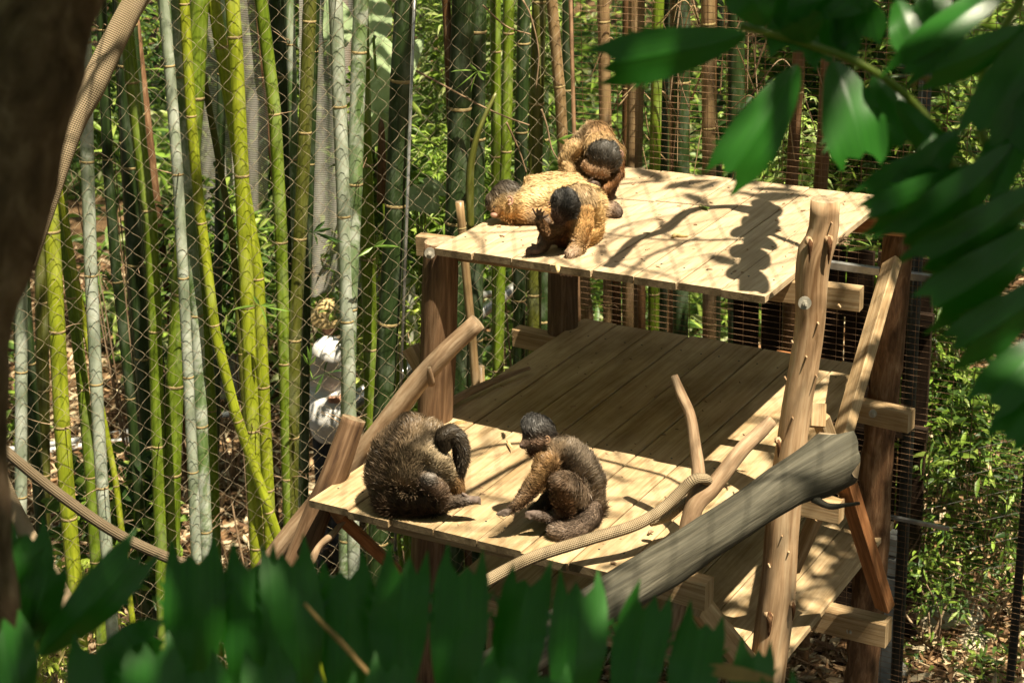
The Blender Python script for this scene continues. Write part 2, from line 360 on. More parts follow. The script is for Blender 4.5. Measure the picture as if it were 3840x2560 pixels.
def mixcols(n, cs, wts=None):
    cs = np.array(cs); return cs[rng.choice(len(cs), n, p=wts)]
def solid(name, spheres, voxel, material, parent=None, cols=None, smooth_it=6, **kw):
    """one continuous skin over overlapping balls (world positions)"""
    bm = bmesh.new()
    for P, r in spheres: bmesh.ops.create_icosphere(bm, subdivisions=2, radius=float(r)*1.03, matrix=Matrix.Translation(Vector([float(x) for x in P])))
    me = bpy.data.meshes.new('t'); bm.to_mesh(me); bm.free(); t = bpy.data.objects.new('t', me); col.objects.link(t)
    md = t.modifiers.new('r', 'REMESH'); md.mode = 'VOXEL'; md.voxel_size = voxel; md.use_smooth_shade = True
    if smooth_it: sm = t.modifiers.new('s', 'SMOOTH'); sm.iterations = smooth_it; sm.factor = .6
    bpy.context.view_layer.update(); dg = bpy.context.evaluated_depsgraph_get(); out = bpy.data.meshes.new_from_object(t.evaluated_get(dg))
    bpy.data.objects.remove(t); bpy.data.meshes.remove(me); out.name = name
    n = len(out.vertices); V = np.zeros(n*3, 'f'); out.vertices.foreach_get('co', V); V = V.reshape(-1, 3).astype(float)
    org = np.array(world_loc(parent)) if parent is not None else np.array(kw.pop('origin'))
    kw.pop('origin', None)
    if cols is not None:
        a = out.color_attributes.new('Col', 'FLOAT_COLOR', 'POINT'); cc = cols(V); a.data.foreach_set('color', np.c_[cc, np.ones(n)].astype('f').ravel())
    out.vertices.foreach_set('co', (V-org).astype('f').ravel()); out.materials.clear(); out.materials.append(material); out.update()
    o = bpy.data.objects.new(name, out)
    if parent is None: o.location = org.tolist()
    return link(o, parent, **kw), V
def chain(pts, step=.45):
    out = []
    for (a, ra), (b, rb) in zip(pts[:-1], pts[1:]):
        a, b = np.array(a), np.array(b); L = np.linalg.norm(b-a); k = max(2, int(L/(step*min(ra, rb)))+1)
        for t in np.linspace(0, 1, k, endpoint=False): out.append((a*(1-t)+b*t, ra*(1-t)+rb*t))
    out.append((np.array(pts[-1][0]), pts[-1][1])); return out

# ================================================================== SETTING
gx = np.concatenate([np.linspace(-26, -6, 50), np.linspace(-5.9, 4.5, 150), np.linspace(4.7, 14, 20)]); gy = np.concatenate([np.linspace(-8, -.2, 24), np.linspace(0, 8, 120), np.linspace(8.2, 34, 90)])
GX, GY = np.meshgrid(gx, gy); GZ = ground_z(GX, GY); nx, ny = len(gx), len(gy)
idx = np.arange(nx*ny).reshape(ny, nx)
Fq = np.stack([idx[:-1, :-1], idx[:-1, 1:], idx[1:, 1:], idx[1:, :-1]], -1).reshape(-1, 4)
arr_mesh('ground', np.stack([GX, GY, GZ], -1).reshape(-1, 3), Fq, M_ground, smooth=True, kind='structure')

# dry leaf litter
n = 60000
d = 5.5+10*rng.random(n)**1.3; a = (rng.random(n)-.5)*.82
lp = CAM[None, :]+ (d[:, None]*(HD*1.0)[None, :]) + (d*a)[:, None]*np.array([HD[1], -HD[0], 0])[None, :]
lp[:, 2] = ground_z(lp[:, 0], lp[:, 1])+.012+.02*rng.random(n)
dd = rng.normal(size=(n, 3)); dd[:, 2] = np.abs(dd[:, 2])*.18
V, F, C = leaf_cloud(lp, dd, .05+.10*rng.random(n), .014+.02*rng.random(n), mixcols(n, [(.34, .22, .12), (.22, .13, .065), (.45, .34, .21), (.12, .07, .04), (.50, .42, .28)]), .02, .3)
arr_mesh('leaf_litter', V, F, M_litter, cols=C, kind='stuff', label='brown dry leaf litter covering the soil', cat='leaf litter')

def rock(P, r, label, m=M_rock, name='rock'):
    bm = bmesh.new(); bmesh.ops.create_icosphere(bm, subdivisions=3, radius=1)
    sd = rnd.random()*30
    for v in bm.verts:
        c = np.array(v.co); k = 1+.45*(fbm(c*1.1+sd)[0]-.5)*2; v.co = Vector(c*k*np.array(r))
    me = bpy.data.meshes.new(name); bm.to_mesh(me); bm.free(); me.polygons.foreach_set('use_smooth', [True]*len(me.polygons)); me.materials.append(m)
    o = bpy.data.objects.new(name, me); o.location = [float(x) for x in P]; o.rotation_euler = (0, 0, rnd.random()*6); link(o, None, label, 'rock'); return o
def gpt(px, py):
    z = -2.4
    for _ in range(6): P = onz(px, py, z); z = float(ground_z(P[0], P[1]))
    P[2] = z; return P
rock(gpt(3560, 2330), (.15, .12, .09), 'large pale yellowish rock lying in the litter behind the wire fence')
rock(gpt(3640, 2420), (.10, .08, .05), 'smaller tan rock below the large pale rock')
rock(gpt(3330, 2520), (.12, .08, .05), 'bluish white stone at the foot of the rear deck post', M_concrete)
rock(gpt(1195, 1240), (.16, .12, .10), 'pale round stone on the bank left of the stooping person')
rock(gpt(515, 1420), (.12, .1, .08), 'grey stone half buried between the left bamboo culms', M_concrete)
rock(gpt(400, 1240), (.16, .12, .1), 'sunlit tan boulder behind the pale bamboo culm on the left')
rock(gpt(235, 1900), (.12, .1, .06), 'grey flat stone under the sagging rope', M_concrete)

# ================================================================== TIMBER PLATFORM (one rigid thing)
PW = .145
plat = thing('climbing_platform', 'three tier timber climbing platform on log posts with sunlit plank decks', 'platform', (.55, .3, -2.4))
def holder(name, loc, **k):
    o = bpy.data.objects.new(name, None); wl = world_loc(plat); o.location = Vector([float(x) for x in loc])-wl; o.empty_display_size = .05
    return link(o, plat, **k)
deck_m = M_deck; nails = []
def deck(name, x0, w, n, y0, y1, z0, z1, th, lab, jit=.008):
    h = holder(name, (x0, y0, z0), label=lab)
    for k in range(n):
        mb = MB(); a = x0+w*k+.0022; b = x0+w*(k+1)-.0022; dz = rnd.uniform(-.0015, .0015); ja, jb = rnd.uniform(-jit, jit), rnd.uniform(-jit, jit)
        beam(mb, ((a+b)/2, y0+ja, z0-th/2+dz), ((a+b)/2+rnd.uniform(-.001, .001), y1+jb, z1-th/2+dz), b-a, th)
        mb.build('plank', [deck_m, M_plankend], h)
        if name != 'lower_deck':
            for yy in ((y0+.14, y1-.12) if name == 'upper_deck' else (y0+.12, y0+.78, y1-.16)):
                for fx in (.22, .78): nails.append((a+(b-a)*fx+rnd.uniform(-.006, .006), yy+rnd.uniform(-.008, .008), z0+(z1-z0)*(yy-y0)/(y1-y0)+.0006+dz))
    return h
deck('upper_deck', 0, PW, 8, 0, 1.11, 0, 0, .024, 'sunlit top deck of eight planks')
deck_m = M_olddeck; deck('middle_deck', -.088, .1535, 8, -.664, 1.165, -.64, -.662, .024, 'wide middle deck, shaded at the back')
deck('lower_deck', -.02, .155, 8, -.02, 1.15, -1.24, -1.26, .024, 'lowest deck in the shade')

mb = MB()
for p in nails: tube(mb, [(p[0], p[1], p[2]-.003), (p[0], p[1], p[2]+.0006)], [.0036, .0034], n=2, seg=7, raw=True)
mb.build('nail_heads', [M_darksteel]*2, plat, kind='stuff')
def part_beam(p0, p1, w, h, m=None, up=(0, 0, 1), name='beam', **k):
    mb = MB(); beam(mb, p0, p1, w, h, up, .003); return mb.build(name, [m or M_timber]*2, plat, **k)
# cross beams (parallel to the deck front), w = depth in Y, h = height
part_beam((-.17, .165, -.061), (1.365, .25, -.061), .045, .072)
part_beam((-.06, .95, -.061), (1.30, 1.0, -.061), .045, .072, M_redtimber)
part_beam((1.0, -.53, -.705), (1.215, -.53, -.712), .06, .085)
part_beam((.10, -.545, -.703), (1.0, -.53, -.703), .05, .075)
part_beam((.12, .12, -.705), (1.37, .12, -.715), .05, .07)
part_beam((-.315, 1.03, -.722), (1.345, .88, -.72), .06, .075)
part_beam((.2, .46, -1.31), (1.43, .46, -1.31), .07, .09)
part_beam((.1, .02, -1.30), (1.2, .02, -1.30), .05, .07)
# short tilted block end left of the front left post
part_beam(vp(1540, 1300, hd((-.14, .12, -.4))), vp(1600, 1410, hd((-.05, .14, -.5))), .05, .05, name='brace')
def post_from(pxs, D, rpx, m, name='post', **k):
    P = [vp(x, y, D if not isinstance(D, (list, tuple)) else D[i]) for i, (x, y) in enumerate(pxs)]
    dep = [float(M[2] @ (p-CAM)) for p in P]; R = [r*dd/FPX for r, dd in zip(rpx, dep)]
    p = dict(rough=.05, freq=4); p.update(k)
    # carry down to the ground
    v = nrm(P[-1]-P[0]); e = P[-1]+v*((ground_z(P[-1][0], P[-1][1])-.1-P[-1][2])/v[2]); P.append(e); R.append(R[-1]*1.03)
    P, R = P[::-1], R[::-1]
    return tube_obj(name, P, R, [m, M_endgrain], plat, n=70, seg=28, **p)
D_PR = hd((1.30, -.02, -.1))
PR = post_from([(3094, 747), (3085, 880), (3060, 935), (3045, 1010), (3032, 1255), (2983, 1559), (2938, 1928), (2915, 2225), (2886, 2438)],
               D_PR, [54, 55, 66, 61, 56, 56, 63, 66, 71], M_post, rough=.10, freq=9)
D_PL = hd((-.055, .07, -.2))
PL = post_from([(1650, 905), (1652, 1000), (1640, 1380), (1608, 2000)], D_PL, [58, 68, 68, 64], M_redpost)
D_PBR = hd((1.235, 1.08, -.3))
PBR = post_from([(3385, 780), (3366, 933), (3330, 1322), (3290, 1720), (3268, 2100)], D_PBR, [52, 56, 58, 60, 62], M_barkpost, rough=.16, freq=14)
D_PBL = hd((-.0, 1.13, -.3))
PBL = post_from([(2112, 760), (2110, 1040), (2111, 1240), (2100, 1700)], D_PBL, [50, 57, 56, 56], M_redpost, rough=.1)
# front middle leg under the lower deck
def knot(px, py, D, r, post, m=M_post, stretch=1.6, name='knot'):
    P = vp(px, py, D-.055); q = P+np.array([0, 0, -.02]); mb = MB()
    tube(mb, [P-HD*-.02, P-HD*.004], [r*1.1, r*.6], n=4, seg=12, rough=.35, freq=30)
    o = mb.build(name, [M_post, M_knot], post, smooth=True)
    a_ = [P+HD*.004+np.array([0, 0, r*.9]), P-HD*.004, P-HD*.002-np.array([0, 0, r*2.6]), P+HD*.006-np.array([0, 0, r*5])]; mb = MB(); tube(mb, a_, [r*.25, r*.62, r*.4, r*.08], n=12, seg=9, rough=.35, freq=60, mi=1); mb.build('torn_bark', [M_post, M_knot], post, smooth=True)
    return o
for (x, y) in [(3120, 840), (3068, 1215), (3150, 1152), (2972, 1285), (3024, 1340), (2947, 1423), (3063, 1415), (2973, 1570), (2957, 2070), (2886, 2125), (2932, 2010)]:
    D = D_PR-.05; P = vp(x, y, D); mb = MB(); Rt = rnd.uniform(.0018, .0032)
    tube(mb, [P+HD*.02, P-HD*.008+np.array([0, 0, .003]), P-HD*.010+np.array([0, 0, .003])], [Rt*1.5, Rt, Rt*.6], n=5, seg=7)
    mb.build('twig_stub', [M_post, M_endgrain], PR, smooth=False)
for (x, y, r) in [(3037, 912, .012), (3110, 905, .014), (2885, 2310, .016), (2975, 2270, .011), (2920, 1660, .010)]:
    knot(x, y, D_PR, r, PR)
# splinters at the torn knot right of the post
mb = MB()
for k in range(16):
    a = vp(3150+rnd.uniform(-8, 6), 905+rnd.uniform(-14, 16), D_PR-.01); b = vp(3178+rnd.uniform(-12, 14), 893+rnd.uniform(-22, 30), D_PR-.02)
    tube(mb, [a, b], [.003, .0008], n=3, seg=4)
mb.build('splintered_knot', [M_branch, M_branch], PR)
def bolt(px, py, D, r, parent):
    P = vp(px, py, D); h = holder('bolt', P) if parent is plat else None; n_ = -HD+np.array([0, 0, .12]); n_ = nrm(n_)
    mb = MB(); tube(mb, [P, P+n_*.006], [r, r], n=2, seg=24, raw=True); mb.build('washer', [M_zinc]*2, h)
    mb = MB(); tube(mb, [P+n_*.006, P+n_*.018], [r*.48, r*.46], n=2, seg=6, raw=True); tube(mb, [P+n_*.018, P+n_*.026], [r*.25, r*.2], n=2, seg=10, raw=True); mb.build('nut', [M_zinc]*2, h)
bolt(3017, 1135, D_PR-.055, .019, plat)
bolt(1612, 948, D_PL-.062, .018, plat)
bolt(3272, 1549, hd((1.2, .845, -.7))-.0, .014, plat)
bolt(3185, 2362, hd((1.28, .42, -1.3)), .011, plat)
# braces
def brace_px(a, b, Da, Db, w, h, m=None, up=None):
    p, q = vp(*a, Da), vp(*b, Db); return part_beam(p, q, w, h, m, up if up is not None else (0, 0, 1), 'brace')
sideR = np.array([M[0][0], M[0][1], 0])
brace_px((3345, 985), (3150, 1665), hd((1.30, 1.0, -.2)), hd((1.33, .15, -.7)), .035, .065, M_timber, -HD)
brace_px((3168, 1790), (3318, 2270), hd((1.36, .15, -.75)), hd((1.45, .5, -1.25)), .045, .055, M_redtimber, nrm(-HD+sideR*.9))
brace_px((3075, 1560), (3190, 1880), hd((1.33, .05, -.5)), hd((1.37, .3, -.8)), .04, .05, M_timber, nrm(-HD+sideR*.5))
brace_px((3063, 1930), (2975, 2130), hd((1.3, .12, -.75)), hd((1.25, .2, -.95)), .03, .045, M_timber, nrm(-HD+sideR*.4))
brace_px((2620, 2265), (2810, 2500), hd((1.15, -.5, -.72)), hd((1.2, -.15, -1.05)), .04, .07, M_timber, nrm(-HD-sideR*.8))
brace_px((1262, 1925), (1500, 2150), hd((.02, -.55, -.68)), hd((-.1, .0, -1.1)), .035, .05, M_redtimber, nrm(-HD+sideR*.3))
brace_px((3065, 1515), (3062, 1600), hd((1.33, .06, -.45)), hd((1.33, .02, -.55)), .045, .05, M_timber, nrm(-HD))

# ================================================================== LOOSE LOGS, BRANCHES, ROPES
def px_tube(name, pts, rpx, m, label=None, cat=None, group=None, parent=None, n=40, seg=18, end=None, **k):
    """pts: (px,py,depth)"""
    P = [at(x, y, d) for x, y, d in pts]; R = [r*p[2]/FPX for r, p in zip(rpx, pts)]
    return tube_obj(name, P, R, [m, end or M_endgrain], parent, n=n, seg=seg, label=label, cat=cat, group=group, **k)
# log leaning left of the middle deck
px_tube('leaning_log', [(1040, 2290, 5.62), (1125, 2090, 5.58), (1200, 1900, 5.55), (1255, 1775, 5.52), (1327, 1568, 5.50)], [56, 54, 52, 52, 46], M_redpost,
        'thick reddish sawn log leaning against the left corner of the middle deck', 'log', rough=.08, freq=6)
px_tube('leaning_pole', [(960, 2180, 5.85), (1080, 2010, 5.80), (1330, 1728, 5.72), (1420, 1622, 5.66), (1560, 1440, 5.58), (1680, 1310, 5.53), (1792, 1206, 5.5)], [36, 36, 42, 42, 40, 36, 34], M_branch,
        'long peeled pole leaning across the front left post behind the curled up monkey', 'pole', rough=.07, freq=6)
p = bpy.data.objects['leaning_pole']; P0 = at(1618, 1440, 5.54); mb = MB(); tube(mb, [P0, P0+np.array([.01, -.02, .045]), P0+np.array([.012, -.025, .07])], [.012, .010, .006], n=6, seg=9); mb.build('twig_stub', [M_branch, M_endgrain], p, smooth=True)
def px_on_deck(x, y, z, lift): Q = onz(x, y, z+lift); return Q
def deck_tube(name, pts, z, rpx, m, label, cat, lift=None, n=40, seg=12, **k):
    R = []; P = []
    for (x, y), r in zip(pts, rpx):
        Q = onz(x, y, z); dp = float(M[2] @ (Q-CAM)); rr = r*dp/FPX; R.append(rr); P.append(onz(x, y, z+rr+.001))
    return tube_obj(name, P, R, [m, k.pop('end', M_endgrain)], None, n=n, seg=seg, label=label, cat=cat, **k)
deck_tube('fallen_branch', [(1590, 1558), (1640, 1532), (1700, 1500), (1790, 1456), (1890, 1412), (1985, 1380)], -.64, [17, 18, 17, 15, 12, 7], M_branch,
          'thin bare branch lying along the left edge of the middle deck', 'branch', rough=.15, freq=12)
px_tube('crooked_branch', [(1120, 2170, 5.4), (1165, 2105, 5.4), (1195, 2050, 5.42), (1240, 2010, 5.42), (1262, 1985, 5.44), (1300, 1935, 5.5)], [15, 17, 14, 15, 11, 12], M_branch,
        'crooked knobbly branch hanging under the left corner of the middle deck', 'branch', rough=.3, freq=25, n=30, seg=10)
# big grey log crossing in front
LG = px_tube('grey_log', [(1700, 2620, 4.35), (2225, 2283, 4.5), (2560, 2075, 4.62), (2790, 1925, 4.70), (2960, 1812, 4.77), (3060, 1765, 4.8), (3135, 1722, 4.83)],
        [94, 88, 84, 82, 86, 104, 114], M_greylog, 'massive weathered grey log leaning across the front of the platform with a jagged end', 'log', rough=.13, freq=7, jag=.12, n=60, seg=32, end=M_endgrain)
px_tube('twig_stub', [(3050, 1868, 4.76), (3110, 1898, 4.74), (3170, 1893, 4.73), (3224, 1886, 4.73)], [16, 13, 9, 6], M_greylog, parent=LG, n=14, seg=8, rough=.25, freq=30)
px_tube('twig_stub', [(3165, 1795, 4.83), (3195, 1782, 4.83), (3200, 1770, 4.83)], [14, 12, 9], M_greylog, parent=LG, n=8, seg=8, rough=.25, freq=30)
# forked branch standing by the front edge
FB = px_tube('forked_branch', [(2500, 2440, 4.98), (2530, 2290, 4.97), (2562, 2150, 4.96), (2580, 1980, 4.95), (2610, 1890, 4.95), (2665, 1835, 4.96), (2778, 1690, 5.0), (2850, 1620, 5.03), (2894, 1575, 5.04)],
             [36, 40, 36, 36, 36, 33, 29, 27, 24], M_branch, 'pale forked branch with two prongs standing at the front right of the middle deck', 'branch', rough=.10, freq=9, n=60)
px_tube('prong', [(2590, 1930, 4.96), (2618, 1800, 4.98), (2605, 1660, 5.0), (2588, 1555, 5.01), (2556, 1480, 5.02), (2528, 1408, 5.03)], [34, 27, 22, 20, 20, 15], M_branch, parent=FB, rough=.1, freq=9)
# ropes
px_tube('climbing_rope', [(1760, 2215, 4.75), (1811, 2184, 4.78), (1991, 2092, 4.84), (2213, 2020, 4.88), (2380, 1968, 4.9), (2480, 1910, 4.92), (2560, 1835, 4.92), (2605, 1796, 4.91), (2645, 1795, 4.93), (2655, 1812, 4.97), (2640, 1832, 5.03)],
        [24, 24, 24, 23, 23, 22, 22, 21, 20, 19, 18], M_hose, 'thick woven rope draped over the middle deck and looped on the forked branch', 'rope', n=90, seg=16, end=M_hose)
px_tube('rope_tail', [(2625, 1815, 5.02), (2600, 1840, 5.0), (2560, 1890, 4.98), (2500, 1940, 4.99), (2440, 1962, 5.02)], [18, 18, 17, 16, 12], M_hose,
        'short rope end looped under the thick woven rope by the forked branch', 'rope', n=30, seg=12, end=M_hose)
px_tube('sagging_rope', [(-60, 1600, 4.3), (28, 1696, 4.3), (222, 1853, 4.35), (444, 2003, 4.4), (666, 2105, 4.45), (830, 2160, 4.5), (1000, 2205, 4.55)], [20, 20, 21, 21, 21, 21, 21], M_rope,
        'brown twisted rope sagging from the dark trunk at the lower left', 'rope', n=80, seg=14, end=M_rope)
px_tube('hanging_strap', [(590, -120, 4.2), (510, 0, 4.2), (420, 170, 4.2), (340, 335, 4.2), (275, 450, 4.2), (225, 590, 4.2), (170, 760, 4.2), (90, 1000, 4.2)], [46, 44, 46, 50, 50, 46, 44, 42], M_hose,
        'broad woven strap hanging in front of the bamboo at the upper left', 'strap', n=70, seg=16, end=M_hose)
px_tube('ground_strap', [(-40, 1700, 5.0), (40, 1885, 5.0), (110, 2020, 5.0), (200, 2170, 5.0), (290, 2340, 5.0)], [32, 32, 34, 34, 32], M_hose,
        'woven strap slanting down behind the leaves at the lower left', 'strap', n=50, seg=14, end=M_hose)
# foreground trunk
px_tube('dark_trunk', [(330, -420, 1.9), (180, -60, 1.9), (118, 166, 1.9), (62, 388, 1.9), (7, 610, 1.9), (-60, 870, 1.9), (-158, 1183, 1.9), (-180, 1405, 1.9), (-190, 1720, 1.9), (-165, 2000, 1.9), (-135, 2355, 1.9), (-120, 2700, 1.9), (-100, 3600, 1.95)],
        [205, 212, 214, 214, 214, 212, 210, 208, 208, 206, 206, 206, 210], M_trunk, 'dark shaggy tree trunk close to the camera at the left edge', 'tree trunk', n=110, seg=40, rough=.10, freq=16)

# ================================================================== WIRE FENCES
YW = 1.25; CX = -.14
wf = thing('weld_mesh_fence', 'rusty rectangular wire fence panel behind the platform and to its right', 'fence', (CX, YW, -2.5))
zt, zb, xr = 1.6, -2.35, 2.75
wire_meshes = {}
def wire(a, b, r, parent, m, name='wire', seg=4):
    L = float(np.linalg.norm(np.array(b)-np.array(a))); key = (round(L, 3), r, m.name)
    if key not in wire_meshes:
        mb = MB(); tube(mb, [(0, 0, 0), (0, 0, L)], [r, r], n=2, seg=seg, raw=True, caps=False); o = mb.build(name, m); wire_meshes[key] = o.data; bpy.data.objects.remove(o)
    o = bpy.data.objects.new(name, wire_meshes[key]); o.location = Vector([float(x) for x in a])-world_loc(parent); o.rotation_euler = Vector([float(y-x) for x, y in zip(a, b)]).to_track_quat('Z', 'Y').to_euler()
    # mesh origin was shifted to its lowest centre: same place
    return link(o, parent)
z = zb
while z < zt: wire((CX, YW, z), (xr, YW, z), .0010, wf, M_rustwire); z += .0245
x = CX+.03
while x < xr: wire((x, YW+.0026, zb), (x, YW+.0026, zt), .0012, wf, M_rustwire); x += .0745
def steel_bar(a, b, r, m, parent, name): 
    mb = MB(); tube(mb, [a, b], [r, r], n=2, seg=12, raw=True); return mb.build(name, [m, m], parent, smooth=True)
steel_bar((CX-.01, YW, -3.2), (CX-.01, YW, 1.7), .008, M_rustwire, wf, 'fence_post')
xp = ony(3388, 1800, YW)[0]; steel_bar((xp, YW+.03, -2.6), (xp, YW+.03, 1.7), .023, M_darksteel, wf, 'fence_post')
xp = ony(3810, 2100, YW)[0]; steel_bar((xp, YW+.03, -2.6), (xp+.03, YW+.03, 1.7), .016, M_darksteel, wf, 'fence_post')
zr = ony(3200, 1000, YW)[2]; part = MB(); beam(part, (.75, YW-.012, zr), (1.36, YW-.012, zr), .02, .03); part.build('rail', [M_steel]*2, wf)
zr2 = ony(3090, 1880, YW)[2]; part = MB(); beam(part, (.4, YW-.012, zr2), (1.4, YW-.012, zr2), .015, .016); part.build('rail', [M_steel]*2, wf)
# strand wires crossing behind on the right
sw = thing('wire_strands', 'thin silvery guy wires slanting across the ground behind the fence', 'wire', vp(3500, 2300, 7.2))
for k in range(7):
    y0 = 1745+k*92; a, b = vp(3380, y0, 6.6), vp(3900, y0-118, 6.2); wire(a, b, .0013, sw, M_steel)

# netting stretched over the top of the enclosure
rn = thing('roof_netting', 'wide meshed netting stretched over the enclosure above the view', 'netting', (.5, .2, 1.95))
for s_ in (-1, 1):
    for k in range(-26, 30):
        c_ = .5+k*.115; a_, b_ = (c_-1.9*s_*.62, -1.7, 1.95), (c_+1.9*s_*.62, 2.1, 1.95); wire(a_, b_, .0021, rn, M_rustwire)
# chain link netting along the left
pA = at(300, 1000, 5.95); A2 = np.array([pA[0], pA[1]]); B2 = np.array([CX-.012, YW]); dirN = (A2-B2)/np.linalg.norm(A2-B2)
cn = thing('chain_link_netting', 'rusty diamond wire netting stretched in front of the bamboo on the left', 'netting', (B2[0], B2[1], -3.0))
pitch = .0765; nW = 66; Lz0, Lz1 = -3.0, 1.7; nrmN = np.array([-dirN[1], dirN[0], 0.])
half = pitch/2; m_seg = 4; nh = int((Lz1-Lz0)/half)
tt = []
for j in range(nh):
    for s in range(m_seg):
        f = s/m_seg; tri = (f if j % 2 == 0 else 1-f); e = .5-.5*math.cos(math.pi*tri); tri = .45*tri+.55*e; tt.append((j+f, tri))
tt = np.array(tt)
warp = lambda u, z: .010*math.sin(z*5.1+u*3.3)+.006*math.sin(z*11+u*7)
protoW = None
for i in range(nW):
    u0 = i*half*1.0+.004
    # each zigzag wire swings half a pitch to one side and hooks its neighbour
    P = []
    for h_, tr in tt[::1]:
        zz = Lz0+h_*half; off = (tr if i % 2 == 0 else 1-tr)*half; uu = u0+off
        ww = .0045*math.sin(math.pi*tr*1.0)*(1 if i % 2 else -1)
        P.append(np.array([B2[0]+dirN[0]*(uu+.25*warp(uu, zz)), B2[1]+dirN[1]*(uu+.25*warp(uu, zz)), zz])+nrmN*(ww+warp(uu, zz)*.8))
    mb = MB(); tube(mb, P, [.00082]*len(P), raw=True, seg=3, caps=False); mb.build('wire', M_wire, cn, smooth=True)

# ================================================================== BAMBOO
def d_net(px, py=1000):
    r = ray(px, py); nn = np.array([nrmN[0], nrmN[1], 0]); t = np.dot(np.array([B2[0], B2[1], 0])-CAM, nn)/np.dot(r, nn); return hd(CAM+t*r)
def d_weld(px, py=700): return hd(ony(px, py, YW))
ring_mb = MB()
ring_prof = [(-.006, .98), (-.0025, 1.05), (0, 1.09), (.0025, 1.05), (.006, .99)]
ring_mb = MB(); V = []; 
for zz, rr in ring_prof: V += [(rr*math.cos(a), rr*math.sin(a), zz) for a in np.linspace(0, 2*math.pi, 16, endpoint=False)]
Fr = [(i*16+k, i*16+(k+1) % 16, (i+1)*16+(k+1) % 16, (i+1)*16+k) for i in range(4) for k in range(16)]
ring_me = bpy.data.meshes.new('node'); ring_me.from_pydata(V, [], Fr); ring_me.polygons.foreach_set('use_smooth', [True]*len(Fr)); ring_me.materials.append(M_ring)
sprig_leaf = {}
def culm(kind, pts, wpx, off, label, group=None, D=None, top=2.6, rings=True, gap=None, name='bamboo_culm', cat='bamboo', seg=14, taper=.12):
    if D is None: D = d_net(pts[0][0])+off
    Q = [vp(x, y, D) for x, y in pts]
    Q.sort(key=lambda p: p[2]); v = nrm(Q[1]-Q[0]); Q = [np.array(q) for q in Q]
    lo = Q[0]; zg = float(ground_z(lo[0], lo[1]))-.05
    if lo[2] > zg: Q.insert(0, lo+v*((zg-lo[2])/v[2]))
    else: Q[0] = Q[1]-v*((Q[1][2]-zg)/v[2])
    v = nrm(Q[-1]-Q[-2]); 
    if top is not None and Q[-1][2] < top: Q.append(Q[-1]+v*((top-Q[-1][2])/v[2]))
    dep = float(M[2] @ (vp(pts[0][0], 900, D)-CAM)); R = wpx/2*dep/FPX
    L = sum(np.linalg.norm(Q[i+1]-Q[i]) for i in range(len(Q)-1)); g = gap or rnd.uniform(.36, .50)
    ph = rnd.random()*g; nodes = np.arange(ph, L-.02, g)
    # raw stations: two rows round each node give the swelling
    P0, R0 = smooth_path(Q, [R*(1+taper*(1-i/(len(Q)-1))) for i in range(len(Q))], 60)
    s0 = np.r_[0, np.cumsum(np.linalg.norm(np.diff(P0, axis=0), axis=1))]
    st = [0]; bl = [1.0]
    for nd in nodes:
        for dz, b_ in ((-.03, 1.0), (-.010, 1.03), (0, .97), (.010, 1.05), (.035, 1.0)): 
            if 0 < nd+dz < s0[-1]: st.append(nd+dz); bl.append(b_)
    st.append(s0[-1]); bl.append(1.0)
    st = np.array(st); k = np.argsort(st); st = st[k]; bl = np.array(bl)[k]
    P = np.array([np.interp(st, s0, P0[:, j]) for j in range(3)]).T; Rr = np.interp(st, s0, R0)
    # slight zigzag from internode to internode
    mb = MB(); tube(mb, P, Rr, raw=True, seg=seg, bulge=bl, rough=.012, freq=3)
    o = mb.build(name, [BM[kind], M_endgrain], None, smooth=True, label=label, cat=cat, group=group)
    if rings:
        for nd in nodes:
            c = np.array([np.interp(nd, s0, P0[:, j]) for j in range(3)]); pj = proj(c)[0]
            if not (-60 < pj[1] < 2620 and -60 < pj[0] < 3900): continue
            r = float(np.interp(nd, s0, R0)); t2 = np.array([np.interp(nd+.05, s0, P0[:, j]) for j in range(3)])-c
            q = bpy.data.objects.new('node', ring_me); q.location = Vector(c.tolist())-o.location; q.scale = (r, r, max(.5, r/.03)); q.rotation_euler = Vector(t2.tolist()).to_track_quat('Z', 'Y').to_euler(); link(q, o)
            if group is None and rnd.random() < .22:
                mbt = MB()
                for _ in range(rnd.choice([2, 3, 4])):
                    a_ = rnd.uniform(0, 6.28); dv = np.array([math.cos(a_), math.sin(a_), rnd.uniform(-.2, .9)]); dv = nrm(dv-HD*.4); Lb = rnd.uniform(.03, .11); st_ = c+dv*r*.9
                    tube(mbt, [st_, st_+dv*Lb*.5+np.array([0, 0, .006]), st_+dv*Lb+np.array([0, 0, rnd.uniform(-.01, .02)])], [.0026, .0018, .0008], n=5, seg=5)
                mbt.build('branchlet', [M_branch, M_branch], o, smooth=True)
    return o
